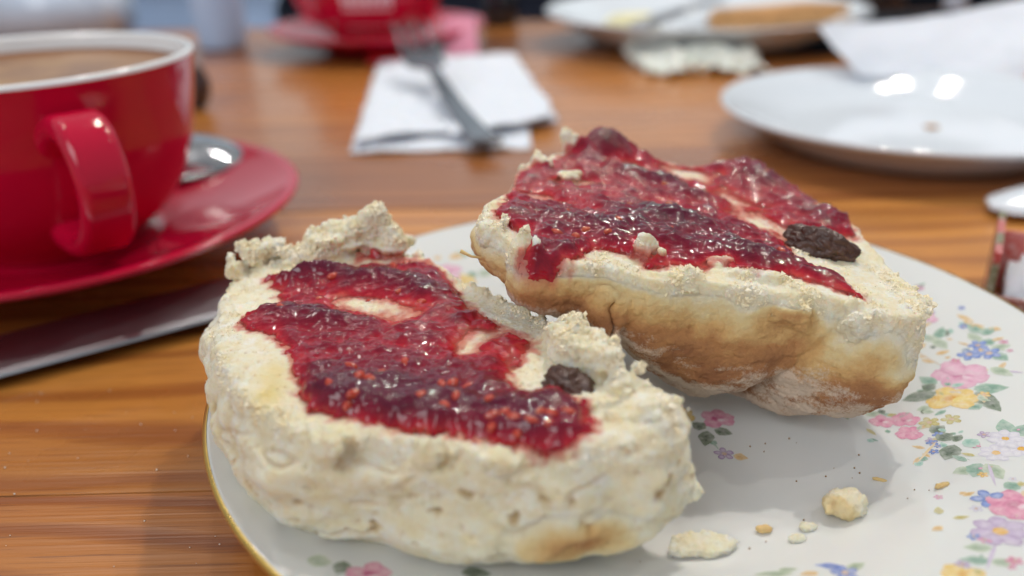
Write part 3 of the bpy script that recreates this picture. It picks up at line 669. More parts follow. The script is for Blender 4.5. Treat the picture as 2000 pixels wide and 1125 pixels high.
    ys, xs = np.where(ok & (Tj > .9)); W_ = lambda a, b: (a-O[0], b-O[1])
    want = [W_(*p) for p in ((-27.2, 107), (-23.9, 102.6), (-23, 103.8), (-16.8, 98.7), (-20.2, 110), (-21.4, 107.6), (-10.8, 106.7), (-9.3, 107.4), (-6.9, 107.3), (-10, 101.6), (-3.6, 101.6), (-3.2, 98.6), (-1.5, 98.9), (-.4, 97.6),
                                (-3.2, 97.0), (2.2, 96.4), (4.5, 96.2), (.2, 95.2), (-8.4, 103.2), (-23, 108.8), (-20.8, 142.5), (-26.3, 141.7), (-16.7, 138.8), (4.8, 98.4), (7.4, 98.9), (-13.6, 103.4))]
    for k in range(8):
        i = rng.integers(len(xs)); want.append((X[ys[i], xs[i]], Y[ys[i], xs[i]]))
    for px, py in want:
        j = int(round((px-X[0, 0])/.28)); i = int(round((py-Y[0, 0])/.28))
        if 0 <= i < X.shape[0] and 0 <= j < X.shape[1] and ok[i, j]:
            add_seed(jam, (px, py, B[i, j]+Tj[i, j]+lift-.3), rng, rng.uniform(.95, 1.3))
    raisin('raisin', root, (24.2, -20.5, lift-1.5), (5.5, 4.2, 3.6), (.2, .3, -.7), 3)
    return root

# ---- back half, leaning on the front one
def build_back():
    rng = np.random.default_rng(23); lift = 27.0
    a, b = rad(9), rad(3); e1 = Vector((math.cos(a), 0, -math.sin(a))); e2 = Vector((0, math.cos(b), math.sin(b))); e2 = (e2-e1*e1.dot(e2)).normalized(); n = e1.cross(e2)
    R = Matrix((e1, e2, n)).transposed()
    root = empty('scone_half', Vector((.032, .159, .0424))-n*lift*MM, R.to_euler())
    tag(root, 'brown floury-crusted scone half with jam and a raisin, leaning on the other half', 'scone')
    out = [(-30, 13), (-22, 24), (-12, 31), (0, 30.5), (12, 29), (23, 29), (30, 23), (36, 13), (39.5, 5), (40, -4), (41, -15), (41.5, -25), (38, -33.5), (30, -35.5), (20, -32), (9, -32.5), (1, -31), (-7, -32), (-15, -30), (-23, -31.5), (-29.5, -31),
           (-31.5, -25), (-36.5, -20), (-37, -10), (-32, 0)]
    topfn = lambda x, y: -.5+.9*fbm(np.c_[x*.06, y*.06, 0*x+7.], 2)+.5*sstep(22, 38, np.hypot(x, y))+3.6*gauss(x, y, -12, 29, 6)+2.6*gauss(x, y, 22, 28, 7)+1.2*gauss(x, y, -2, 26, 8)-1.0*gauss(x, y, 34, -12, 12)
    tt = np.radians([-180, -158, -135, -124, -107, -90, -76, -61, -52, -42, -26, 0, 45, 90, 135, 180]); tv = np.array([15, 11, 12, 14.5, 20.5, 26.5, 28.5, 26, 29, 27.5, 23, 19, 22, 24, 20, 15])
    T = lambda th: np.interp(th, tt, tv)
    fold = lambda th: np.exp(-((th-np.radians(-60))/.075)**2)
    ring = [(.02, 1.0), (.07, 1.0), (.2, lambda th: 1.015-.01*fold(th)), (.42, lambda th: 1.03-.028*fold(th)), (.62, lambda th: 1.01-.048*fold(th)), (.8, lambda th: .93-.06*fold(th)), (.93, lambda th: .79-.05*fold(th)), (1, .52)]
    LV, LF, cur = loft(out, ring, T, topfn)
    parts = [(LV, LF)]
    for c, r in (((-18, 27, 1.5), (3.0, 2.6, 3)), ((-26, 16, .5), (2, 3, 2)), ((-30, -27, -4), (3, 4, 6)), ((-36, -20, -1), (2.4, 3, 2.2)), ((-9, -23.5, 1.2), (2.0, 1.6, 2.6)), ((-7.5, -22, 0), (2.4, 2, 2)), ((5, -23.5, .6), (2.6, 1.3, 1.2)),
                 ((-19.5, 9.4, .8), (2.6, 1.4, 1.2)), ((16, -32, -4), (5, 2.6, 3)), ((26, -35, -2.5), (3, 2, 3)), ((40.5, -26, -2), (2.8, 2.2, 1.5)), ((10, -27, 0), (6, 2.2, 1.5)), ((-2, -29, -.6), (5, 2.0, 1.6)), ((-15, -31, -9), (6, 3, 6))):
        parts.append(blob_geo(c, r, rng, 7, .6)); parts += [blob_geo(np.array(c)+rng.normal(size=3)*np.array(r)*.55, np.array(r)*rng.uniform(.3, .6), rng, 6, .7) for _ in range(4)]
    m = len(cur)
    for _ in range(80):
        k = rng.integers(m); p = cur[k]; s = rng.uniform(.93, 1.0); r = .25+.7*rng.random()**2.5; q = p*s
        parts.append(blob_geo((q[0], q[1], topfn(q[:1], q[1:])[0]+rng.uniform(-1.4, .5)), (r, r*rng.uniform(.7, 1.2), r*rng.uniform(.7, 1.2)), rng, 5, .7))
    V, F = union(parts); V, F = remesh(V, F, .29)
    N_, F4 = normals(V, F); V = laplace(V, F4, 2); N_, F4 = normals(V, F)
    bvh = BVHTree.FromPolygons([tuple(v) for v in V], F)
    x, y, z = V.T; th = np.arctan2(y, x)
    side = sstep(-2, -6, z)
    low = fbm(V*np.array([.10, .10, .14])+2, 3)
    # crumb down to a wandering line, then golden skin, then brown floury crust
    Tt = T(th); depth = -z/Tt; lft = sstep(-8, -24, x)*sstep(0, -8, y)
    crust = np.interp(depth+.10*low+.04*lft+.16*lft*sstep(.35, .6, depth), [0, .04, .10, .2, .33, .43, .56, 1], [0, .12, .34, .47, .63, .76, .88, .97])
    crust += .28*np.exp(-(((x-15)/5)**2+((z+3.5)/3.2)**2))*(y < -18)
    pale = np.exp(-((x-25-.35*(z+10))/3.6)**2)*sstep(-22, -12, z)*(y < 0)          # floury fold between the lobes
    endp = sstep(30, 38, x)*sstep(-17, -10, z)+.8*sstep(-26, -32, x)*sstep(.85, .5, depth)
    crust = np.clip(crust-.22*pale-.42*endp, 0, 1)*sstep(-.8, -3.0, z-topfn(x, y))
    flour = np.clip(sstep(.38, .80, depth+.15*low)*.70+.32*pale*sstep(-2, -8, z)+.32*fbm(V*np.array([.22, .22, .4])+6, 3)*sstep(.4, .6, depth), 0, 1)*sstep(.3, .5, depth+.4*pale)
    cr = sstep(.28, .5, crust)
    d = (1-cr)*(.38*fbm(V*.25+9, 2)+(.16+.12*perlin(V*.15+40))*fbm(V*1.5, 3))+cr*(.6*fbm(V*np.array([.13, .13, .2]), 2)+.26*fbm(V*np.array([.4, .4, .75])+3, 3, .6)+.16*fbm(V*1.2, 3, .65))
    g1, _ = cell(V*.85+20); g2, _ = cell(V*1.9+50); rough = np.clip(.5+.9*perlin(V*.16+60), .15, 1); raised = sstep(1.4, 3.0, z); d += (1-cr)*(rough*(.28*(.5-g1)+.18*(.5-g2))+raised*.6*fbm(V*.4+70, 3, .6))
    # cracks in the skin
    path = np.abs(x+13.5+1.2*perlin(np.c_[z*.35, 0*z, 0*z])+.12*(z+10)); d -= 1.1*np.exp(-(path/.45)**2)*sstep(-4, -6, z)*sstep(-19, -15, z)*(y < -15)
    path3 = np.abs(x-22.5-.45*(z+8)+.8*perlin(np.c_[z*.3, 0*z, 0*z+9])); d -= .8*np.exp(-(path3/.9)**2)*sstep(-3, -6, z)*(y < -12)
    c1, r1 = cell(V*.22+3); pit = (1-sstep(.12, .28, c1))*(r1 > .62); d -= .8*pit*side*(1-.6*cr)
    V = V+N_*d[:, None]
    jp = [(-35, -15.5), (-33.5, -7.8), (-31.5, 7.2), (-26.5, 15.4), (-18.3, 26), (-13.0, 32), (-1.3, 30.5), (3.7, 29), (12.0, 28.4), (23.1, 29.5), (29.7, 23.6), (35.8, 12.3), (38.9, 5.2), (37.8, -1.9), (33, -3), (25.4, -3.1), (20.8, -11.6), (22.0, -19.0),
          (26.4, -22.9), (28.0, -31.2), (24, -29.6), (20.5, -28.1), (16.3, -25), (10.1, -27.0), (5.4, -25.0), (-3, -26.2), (-8.6, -28.2), (-10.6, -24.6), (-17.7, -24.2), (-22.5, -31.2), (-26.5, -33.4), (-30, -31.5), (-31, -21)]
    def tf(X, Y, sd):
        P = np.c_[X.ravel(), Y.ravel(), np.zeros(X.size)]; q = lambda v: v.reshape(X.shape)
        L = q(1-np.abs(perlin(P*np.array([.08, .15, 1])+np.array([9, 4, 2.]))))
        t = 1.0+1.8*gauss(X, Y, -12, -15, 17, 7, -.12)+1.2*gauss(X, Y, 3, -6, 12, 4, -.25)+2.4*gauss(X, Y, -3, -8.5, 7, 3, -.15)+1.6*gauss(X, Y, 12, -20, 10, 4, -.3)+1.8*gauss(X, Y, 0, 13, 14, 3.5, -.5)+1.5*gauss(X, Y, -10, 27, 6, 4)+1.3*gauss(X, Y, 24, 22, 9, 4, -.7)+1.0*gauss(X, Y, 34, 6, 5)+1.2*gauss(X, Y, -24, -28, 5)
        t += 1.1*(L-.72)+q(.6*fbm(P*.30+3, 3))+q(.20*fbm(P*.95+5, 2))
        t -= 2.0*gauss(X, Y, 18, 0, 10, 4.2, -.85)+1.7*gauss(X, Y, 8, 23, 6, 4, -.5)+2.4*gauss(X, Y, -19.5, 9.3, 3, 1.5)+2.6*gauss(X, Y, -8, -22.5, 2.6)+2.2*gauss(X, Y, 5, -23.4, 3, 1.4)+1.5*gauss(X, Y, -6, 20, 5, 2.5)+1.4*gauss(X, Y, 15, 11, 8, 2.5, -.6)+1.6*gauss(X, Y, -27, -1, 4, 2)
        e = np.clip(sd/2.4, 0, 1); return t*(.45*e+.55*np.sqrt(np.clip(1-(1-e)**2, 0, 1)))-.25*(1-e)
    jam, (X, Y, B, Tj, sd, ok) = make_jam('jam', bvh, [jp], tf, root, lift, topfn)
    stain = soak(V, X, Y, Tj, sd)*sstep(-6, -1, z)*sstep(2.6, 1.3, z-topfn(x, y))
    finish_scone(root, V, F, lift, dict(crust=crust, pit=np.clip(pit*side*.7, 0, 1), flour=flour, stain=stain, butter=0*x), .22,
                 (.2+.9*sstep(-5, -1.5, z-topfn(x, y))+1.0*raised)*(1-.8*stain)*sstep(-13, -6, z-topfn(x, y))*np.where(poly_sd(closed_curve(jp, 160), x, y) > 1, .15, 1), 3200, rng)
    ys, xs = np.where(ok & (Tj > .9)); want = [(-21.7, -9.8), (-12.9, -14.3), (-2.7, -14.3), (-9.1, -4.2), (-15, -19.5), (-19, -18), (-21, -22), (14.6, -3.6)]
    for k in range(10):
        i = rng.integers(len(xs)); want.append((X[ys[i], xs[i]], Y[ys[i], xs[i]]))
    for px, py in want:
        j = int(round((px-X[0, 0])/.28)); i = int(round((py-Y[0, 0])/.28))
        if 0 <= i < X.shape[0] and 0 <= j < X.shape[1] and ok[i, j]: add_seed(jam, (px, py, B[i, j]+Tj[i, j]+lift-.3), rng, rng.uniform(.85, 1.2))
    raisin('raisin', root, (27.2, -10.8, lift+.7), (7.6, 4.2, 3.9), (0, .14, -.35), 8)
    # a thread of dry crust sticking out of the torn end
    sweep('crust_thread', [(Vector(p), s, s) for p, s in (((-33, -22, lift-5), 1), ((-38.5, -21.5, lift-5.3), .8), ((-40.5, -21.5, lift-4.5), 1.3))], rounded(.5, .5), M['tan'], root)
    return root
build_front(); build_back()

# ------------------------------------------------------------------ crumbs dropped on the plate
def crumb(name, label, x, y, r, seed, mat, rot=0.0, gold=0.0):
    rng = np.random.default_rng(seed); parts = [blob_geo((0, 0, 0), r, rng, 16, .3)]
    for _ in range(5):
        k = rng.normal(size=3); k /= np.linalg.norm(k); parts.append(blob_geo(k*np.array(r)*.6, np.array(r)*rng.uniform(.35, .6), rng, 12, .3))
    V, F = union(parts); V, F = remesh(V, F, max(.16, min(r)/9)); N_, F4 = normals(V, F); V = laplace(V, F4, 2)
    V = V+N_*((.30*fbm(V*.7+seed, 4, .6)+.25*(.5-cell(V*1.0+seed)[0]))*min(1, max(r)/3))[:, None]; V[:, 2] -= V[:, 2].min()+.15
    rr = math.hypot(x-PC[0], y-PC[1]); o = mesh_obj(name, V, F, mat, None, (x*MM, y*MM, plate_z(rr)*MM)); o.rotation_euler = (0, 0, rot)
    if mat is M['crumb']:
        attr(o, 'crust', np.clip(gold*sstep(.2*max(r), -.6*max(r), V[:, 0]+.5*V[:, 1]), 0, 1))
        for k in ('pit', 'flour', 'stain', 'butter'): attr(o, k, np.zeros(len(V)))
    return tag(o, label, 'crumb', 'crumbs fallen on the plate')
crumb('scone_crumb', 'large flat pale crumb on the plate beside the front scone half', 28.5, 101, (5.4, 2.8, .9), 41, M['crumb'], .1, .2)
crumb('scone_crumb', 'round chunky crumb with a golden side on the right of the plate', 53, 108.5, (3.7, 2.9, 2.0), 42, M['crumb'], .4, .42)
crumb('scone_crumb', 'small golden crumb between the flat crumb and the chunky one', 39, 105, (1.3, .8, .7), 43, M['tan'])
crumb('scone_crumb', 'tiny pale crumb below the small golden crumb', 43.3, 102.2, (1.5, 1.0, .5), 44, M['crumb'])
crumb('scone_crumb', 'tiny pale crumb just left of the chunky crumb', 46, 105, (1.4, 1.0, .6), 45, M['crumb'])
crumb('crust_sliver', 'short brown crust sliver on the plate above the chunky crumb', 62, 116.5, (1.3, .35, .35), 46, M['tan'], -.4)
crumb('crust_sliver', 'longer golden crust sliver beside the blue painted flower', 69.8, 111.3, (1.7, .45, .4), 47, M['tan'], .3)
V, F = union([blob_geo((random.uniform(18, 70), random.uniform(98, 130), 0), random.uniform(.08, .2), RNG, 6) for _ in range(26)])
for k in range(len(V)): V[k, 2] += plate_z(math.hypot(V[k, 0]-PC[0], V[k, 1]-PC[1]))+.15
o = mesh_obj('crumb_specks', V, F, M['speck']); tag(o, 'scattered dark crumb specks on the white plate', 'crumbs'); o['kind'] = 'stuff'
V, F = union([blob_geo((random.uniform(-125, -50), random.uniform(95, 165), .1), random.uniform(.06, .2), RNG, 6) for _ in range(60)])
o = mesh_obj('flour_specks', V, F, M['dust']); tag(o, 'scattered pale flour specks on the wooden table', 'crumbs'); o['kind'] = 'stuff'
# ------------------------------------------------------------------ red cups and saucers
def cup_set(cx, cy, rot, labels, R, near):
    sau = empty('saucer', (cx*MM, cy*MM, 0)); tag(sau, labels[0], 'saucer', 'red saucers')
    s = R/74.5
    top = smooth_prof([(0, 5.5), (24, 5.5), (30, 5.2), (34, 6.5), (48, 10.2), (60, 13.6), (68, 16.2), (72, 17.6), (74.2, 17.8)], 5)
    bot = smooth_prof([(74.8, 17.0), (74, 15.8), (68, 13.2), (56, 9.0), (44, 5.2), (38, 2.4), (36, .3), (34, .3), (32.5, 2.6), (0, 3.0)], 4)
    lathe('saucer_body', [(r*s, z*s) for r, z in top+bot], M['red'], sau, seg=128)
    cup = empty('coffee_cup', (cx*MM, cy*MM, 5.6*MM*s), (0, 0, rot)); tag(cup, labels[1], 'cup', 'red coffee cups')
    outp = smooth_prof([(0, 1.0), (21, 1.0), (22.5, 0), (25, 0), (27, 2.5), (33, 7.5), (39.5, 16), (44, 27), (46.8, 40), (48.6, 51), (49.3, 54.0)], 6)
    lathe('cup_wall', [(r*s, z*s) for r, z in outp], M['red'], cup, seg=128)
    inp = smooth_prof([(49.3, 54.0), (49.0, 54.9), (48.0, 55.3), (46.9, 54.7), (46.2, 52), (44.4, 42), (41.5, 28), (37, 18), (30, 10), (20, 5.5), (0, 4.5)], 6)
    lathe('cup_lining', [(r*s, z*s) for r, z in inp], M['cup_white'], cup, seg=128)
    # strap handle: broad band that leaves the wall high and comes back low
    pts = spline3([(42, 0, 38), (49, 0, 43), (58, 0, 45), (66, 0, 42), (70, 0, 34), (68, 0, 26), (61, 0, 18), (52, 0, 13.5), (43, 0, 12.5), (34, 0, 13)], 7)
    L = len(pts)
    path = [(Vector(p)*s, (1.22-.35*math.sin(math.pi*min(1, k/(L-1)*1.1)))*s, (1.35-.45*math.sin(math.pi*k/(L-1)))*s) for k, p in enumerate(pts)]
    sweep('handle', path, rounded(13.2, 4.6, .48, 7), M['red'], cup, up=(0, 1, 0.001)) if False else strap(cup, path)
    cof = lathe('coffee', [(0, 0), (12*s, .1), (25*s, 0), (36*s, -.1), (44.6*s, .1), (45.7*s, .9)], M['coffee'], None, (cx*MM, cy*MM, (5.6+49.5)*MM*s), seg=96)
    tag(cof, labels[2], 'coffee', 'coffee in the red cups')
    return cup, s
def strap(cup, path):
    sec = rounded(6.4, 14.4, .49, 8); V = []; F = []; n = len(sec); P = [p[0] for p in path]
    for i, p in enumerate(P):
        t = (P[min(i+1, len(P)-1)]-P[max(i-1, 0)]).normalized(); side = Vector((0, 1, 0)); u = t.cross(side).normalized()
        for a, b in sec: V.append(tuple(p+u*a*path[i][2]+side*b*path[i][1]))
    for i in range(len(P)-1):
        for k in range(n):
            j = (k+1) % n; F.append((i*n+k, i*n+j, (i+1)*n+j, (i+1)*n+k))
    o = mesh_obj('handle', V, F, M['red'], cup)
    bm = bmesh.new(); bm.from_mesh(o.data); bmesh.ops.recalc_face_normals(bm, faces=bm.faces); bm.to_mesh(o.data); bm.free()
cup_set(-142, 251, rad(-51), ('red saucer under the near coffee cup, left of the plate', 'large red cup with white lining and milky coffee, handle facing the viewer', 'milky brown coffee filling the near red cup'), 74.5, True)
far, fs = cup_set(-91, 630, rad(150), ('far red saucer in the blurred background', 'far red cup with white print, cut off by the top of the photo', 'coffee in the far red cup in the background'), 77, False)
# white print on the far cup: lines of block letters wrapped on its wall
V = []; F = []
def wall_r(z): return np.interp(z, [0, 2.5, 7.5, 16, 27, 40, 51, 54], [25, 27, 33, 39.5, 44, 46.8, 48.6, 49.3])*fs+.25
rows = ((30, 36, 7), (22, 28, 8), (15, 20, 8))
for z0, z1, n in rows:
    for k in range(n):
        a0 = rad(-112+44*(k+.12)/n)-rad(150); a1 = rad(-112+44*(k+.82)/n)-rad(150); b = len(V)
        for a in (a0, (a0+a1)/2, a1):
            for z in (z0, z1): V.append((wall_r(z)*math.cos(a), wall_r(z)*math.sin(a), z*fs))
        F += [(b, b+2, b+3, b+1), (b+2, b+4, b+5, b+3)]
mesh_obj('printed_lettering', V, F, M['logo'], far, smooth=False)

# ------------------------------------------------------------------ cutlery
def spoon(name, label, loc, rotz, rotx, L=105, mat=None):
    mat = mat or M['steel']
    root = empty(name, loc, (rotx, 0, rotz)); tag(root, label, 'spoon'); V = []; F = []; nu, nv = 22, 14
    for side in (0, 1):
        for i in range(nu+1):
            t = i/nu; w = 13.5*math.sqrt(max(0, 1-(2*t-1)**2))*(1.0+.14*(1-2*t)); 
            for j in range(nv+1):
                s = 2*j/nv-1; x = 44*t; y = w*s
                z = 5.0*(1-s*s)*math.sin(math.pi*t)**.8+(0 if side == 0 else -1.1)
                V.append((x, y, z))
    for side in (0, 1):
        o = side*(nu+1)*(nv+1)
        for i in range(nu):
            for j in range(nv):
                a = o+i*(nv+1)+j; F.append((a, a+nv+1, a+nv+2, a+1))
    o = (nu+1)*(nv+1)
    for i in range(nu):
        for j in (0, nv):
            a = i*(nv+1)+j; F.append((a, a+nv+1, a+nv+1+o, a+o))
    mesh_obj('bowl', V, F, mat, root)
    pts = spline3([(2, 0, -1.2), (-6, 0, .4), (-25, 0, 3), (-60, 0, 2), (-L, 0, 0)], 6); n = len(pts)
    sweep('handle', [(Vector(p), .55+.9*(k/n)**1.5, 1) for k, p in enumerate(pts)], rounded(6.5, 1.8, .45), mat, root)
    return root
spoon('teaspoon', 'steel teaspoon resting on the near red saucer behind the cup', (-.1520, .3120, .0150), rad(-15), rad(14)).scale = (1.3, 1.35, 1.1)

def knife():
    root = empty('butter_knife', (-.128, .172, .0028), (0, rad(-1.2), rad(31.0))); tag(root, 'steel table knife lying between the red saucer and the plate', 'knife')
    # blade: flat on its side, gently bellied edge nearest the viewer
    V = []; F = []; n = 36
    for i in range(n+1):
        t = i/n; x = -50+150*t; tip = sstep(.80, 1.0, t); y0 = -10.5*(1-tip**2*.9)*(1-.10*(1-t)); y1 = 10.0*(1-tip**3*.7)
        for (yy, zz) in ((y0, 0.0), (y0+.5, .55), (y0+2.4, .95), ((y0+y1)/2, 1.5), (y1, 1.9), (y1, -.1)): V.append((x, yy, zz))
    for i in range(n):
        for k in range(6):
            j = (k+1) % 6; F.append((i*6+k, i*6+j, (i+1)*6+j, (i+1)*6+k))
    F.append(tuple(range(6))); F.append(tuple(n*6+k for k in range(6))[::-1])
    o = mesh_obj('blade', V, F, M['steel_dark'], root); o.data.polygons.foreach_set('use_smooth', np.zeros(len(o.data.polygons), bool))
    pts = spline3([(-49, 0, .9), (-62, 0, 1.4), (-80, 0, 2.2), (-140, 0, 2.4), (-150, 0, 2.4)], 5); m = len(pts)
    sweep('handle', [(Vector(p), .8+.45*min(1, k/m*1.3), 1) for k, p in enumerate(pts)], rounded(15, 5.2, .48), M['steel'], root)
knife()

def fork():
    root = empty('dessert_fork', (-.010, .350, .005)); tag(root, 'steel fork on the folded napkin with its tines raised', 'fork')
    ax = Vector((-48, 170, 0)).normalized(); sd = Vector((ax.y, -ax.x, 0))
    def P(s, z, o=0): v = ax*s+sd*o; return (v.x, v.y, z)
    pts = spline3([P(-4, 1.2), P(20, 1.5), P(60, 5), P(95, 11), P(112, 12.5)], 8); n = len(pts)
    sweep('handle', [(Vector(p), 1.7-1.05*min(1, k/n*1.15)**.8, 1) for k, p in enumerate(pts)], rounded(8.5, 2.6, .45), M['fork_steel'], root)
    hp = spline3([P(110, 12.4), P(118, 12.3), P(128, 12.8), P(140, 15.5)], 6); n = len(hp)
    sweep('head', [(Vector(p), .35+.65*sstep(0, .55, k/(n-1)), 1) for k, p in enumerate(hp)], rounded(22, 1.8, .45), M['fork_steel'], root)
    for k in range(4):
        off = -9.2+6.13*k; tp = spline3([P(138, 15, off), P(150, 19.5, off), P(163, 25.5, off), P(172, 29, off)], 5); n = len(tp)
        sweep('tine', [(Vector(p), 1-.5*i/n, 1-.4*i/n) for i, p in enumerate(tp)], rounded(3.1, 1.7, .45), M['fork_steel'], root)
fork()

# ------------------------------------------------------------------ paper napkins and sachets
def sheet(name, corners, nu, nv, fn, mat, thick=.5, parent=None, loc=(0, 0, 0)):
    a, b, c, d = (np.array(p, float) for p in corners); V = []
    for i in range(nu+1):
        for j in range(nv+1):
            u, v = i/nu, j/nv; V.append((a*(1-u)+b*u)*(1-v)+(d*(1-u)+c*u)*v)
    V = np.array(V); uv = np.array([(i/nu, j/nv) for i in range(nu+1) for j in range(nv+1)]); V = fn(V, uv)
    F = [(i*(nv+1)+j, (i+1)*(nv+1)+j, (i+1)*(nv+1)+j+1, i*(nv+1)+j+1) for i in range(nu) for j in range(nv)]
    N_, _ = normals(V, F); n = len(V); V2 = np.vstack([V, V-N_*thick]); G = list(F)+[tuple(n+k for k in f[::-1]) for f in F]
    def idx(i, j): return i*(nv+1)+j
    bd = [idx(i, 0) for i in range(nu+1)]+[idx(nu, j) for j in range(1, nv+1)]+[idx(i, nv) for i in range(nu-1, -1, -1)]+[idx(0, j) for j in range(nv-1, 0, -1)]
    for p, q in zip(bd, bd[1:]+bd[:1]): G.append((p, q, n+q, n+p))
    return mesh_obj(name, V2, G, mat, parent, loc)
nap = empty('folded_napkin', (-.03, .45, 0)); tag(nap, 'white folded paper napkin lying under the fork', 'napkin')
def wr(amp, sc, seed, lift=0.0):
    def f(V, uv):
        V = V.copy(); V[:, 2] += amp*fbm(V*sc+seed, 3)+amp*1.6*np.abs(perlin(V*sc*.6+seed+4))+lift*np.abs(uv[:, 0]-.5)*2; V[:, 2] = np.maximum(V[:, 2], .7); return V
    return f
sheet('lower_ply', [(-38, -96, 1.2), (40, -96, 1.2), (38, 132, 1.2), (-54, 116, 1.2)], 40, 70, wr(1.0, .05, 1), M['tissue'], .5, nap)
sheet('upper_ply', [(-36, -92, 4.0), (54, -58, 3.4), (36, 126, 3.2), (-52, 112, 2.6)], 40, 70, wr(2.6, .035, 5), M['tissue'], .5, nap)
sheet('turned_corner', [(4, -88, 5.6), (52, -60, 4.6), (44, 20, 4.8), (14, 10, 5.2)], 24, 30, wr(1.6, .05, 9), M['tissue'], .5, nap)
def crumple(V, uv):
    V = V.copy(); r = 1-np.abs(fbm(V*np.array([.045, .045, 1])+2, 3)); V[:, 2] += 17*np.clip(r-.45, 0, 1)*np.sin(np.pi*uv[:, 0])**.5+5*fbm(V*.12, 2); V[:, :2] += 5*np.c_[fbm(V*.06+5, 2), fbm(V*.06+8, 2)]
    V[:, 2] = np.maximum(V[:, 2], .8); return V
o = sheet('crumpled_napkin', [(-34, -34, 3), (36, -30, 4), (40, 40, 4), (-40, 44, 4)], 70, 70, crumple, M['cream_tissue'], .6, None, (.118, .535, 0)); tag(o, 'small crumpled off-white napkin in front of the far plate', 'napkin')
def stand(V, uv):
    V = V.copy(); u, v = uv.T; V[:, 1] += 16*np.sin(np.pi*u)*v+3*fbm(V*.02, 2); V[:, 2] += 6*np.sin(np.pi*u*.9)*(1-v)*0-7*np.sin(np.pi*u)*v+1.2*fbm(V*.05, 2); V[:, 2] = np.maximum(V[:, 2], 1); return V
o = sheet('upright_napkin', [(176, 425, 14), (250, 415, 10), (318, 455, 54), (158, 440, 36)], 60, 40, stand, M['tissue'], .7); tag(o, 'white paper napkin propped up behind the empty white plate', 'napkin')
def sachet(label, x, y, z, w, l, rz, rx, mat):
    def f(V, uv): V = V.copy(); V[:, 2] += 2.2*np.sin(np.pi*uv[:, 0])*np.sin(np.pi*uv[:, 1]); return V
    o = sheet('sugar_sachet', [(-w/2, -l/2, 1), (w/2, -l/2, 1), (w/2, l/2, 1), (-w/2, l/2, 1)], 14, 14, f, mat, 2.0, None, (x*MM, y*MM, z*MM)); o.rotation_euler = (rx, 0, rz); tag(o, label, 'sachet', 'sugar sachets behind the folded napkin')
sachet('red paper sugar sachet behind the folded napkin', -70, 578, 4, 46, 32, .2, .05, M['redbag'])
sachet('pink paper sugar sachet right of the raised fork tines', -30, 585, 12, 22, 34, .1, 1.0, M['pinkbag'])

# ------------------------------------------------------------------ empty white plate, far plate of food
def white_plate(label, cx, cy, R, h, group):
    root = empty('dinner_plate', (cx*MM, cy*MM, 0)); tag(root, label, 'plate', group); s = R/76
    top = smooth_prof([(0, 5*h/22), (44, 5*h/22), (50, 6.5*h/22), (58, 11*h/22), (66, 17*h/22), (73, 21*h/22), (75.4, h)], 5)
    bot = smooth_prof([(76, h-.8), (75, h-2.2), (69, 15*h/22), (62, 8*h/22), (56, 2.0), (53, .2), (50, .2), (48, 1.8), (0, 2)], 4)
    lathe('plate_body', [(r*s, z) for r, z in top+bot], M['white_china'], root, seg=128); return root
wp = white_plate('empty white plate with a few stains, on the right behind the scones', 174, 358, 81, 16, 'white plates')
o = mesh_obj('food_stain', *blob_geo((184, 360, 4.2), (3.4, 2.6, .8), RNG, 10), M['toast']); tag(o, 'small orange scrap of food in the empty white plate', 'crumb')
fp = white_plate('far white plate holding leftover food, cut off by the top of the photo', 143, 634, 114, 20, 'white plates')
bm = bmesh.new(); box_bm(bm, -52, 52, -14, 14, 0, 15, 4); bmesh.ops.subdivide_edges(bm, edges=bm.edges, cuts=3, use_grid_fill=True)
for v in bm.verts: v.co += Vector((0, 5*math.sin(v.co.x*.03), 1.6*math.sin(v.co.x*.2+v.co.y*.3)))
o = bm_obj('toast_slice', bm, M['toast'], None, (.196, .625, .008)); o.rotation_euler = (0, 0, .08); tag(o, 'orange-brown slice of toast on the far white plate', 'bread')
o = mesh_obj('cheese_piece', *blob_geo((95, 650, 12), (20, 14, 7), RNG, 20, .2), M['egg']); tag(o, 'pale yellow piece of food on the far white plate', 'food')
root = empty('table_knife', (.126, .622, .0225), (0, 0, rad(58))); tag(root, 'steel knife laid across the far white plate', 'knife')
sweep('blade', [(Vector((x, 0, 0)), w, 1) for x, w in ((-6, .8), (30, 1), (70, 1), (84, .6), (90, .1))], rounded(15, 1.6, .4), M['steel_dark'], root)
sweep('handle', [(Vector((x, 0, 0)), w, 1) for x, w in ((-80, .9), (-70, 1), (-30, 1), (-5, .7))], rounded(12, 4.5, .48), M['steel_dark'], root)
bm = bmesh.new(); box_bm(bm, -150, 210, -62, 110, .4, 3.6, 1); o = bm_obj('slate_mat', bm, M['slate'], None, (.235, .622, 0), smooth=False); tag(o, 'black slate mat under the far white plate', 'mat')
fp.location.z = .0036

# ------------------------------------------------------------------ small things at the edges of the picture
car = empty('printed_carton', (.1135, .182, 0), (0, 0, rad(-30))); tag(car, 'small open carton with red and green print, at the right edge of the photo', 'carton')
def panel(name, x0, x1, y0, y1, z0, z1, fn):
    n = 12; V = []; F = []; C = []
    bm = bmesh.new(); box_bm(bm, x0, x1, y0, y1, z0, z1); bmesh.ops.subdivide_edges(bm, edges=bm.edges, cuts=11, use_grid_fill=True)
    o = bm_obj(name, bm, M['print'], car, smooth=False); co = np.zeros(len(o.data.vertices)*3); o.data.vertices.foreach_get('co', co); co = co.reshape(-1, 3)*1000
    attr_col(o, 'paint', np.array([fn(*p) for p in co]))
def chk(x, y, z): return (.50, .02, .02) if (int((y+2)//9)+int(z//9)) % 2 == 0 else (.13, .12, .03)
panel('side_panel', 0, 1.6, 0, 32, 0, 21, chk)
panel('front_panel', 1.7, 62, -.2, 1.4, 0, 10, lambda x, y, z: (.24, .030, .012))
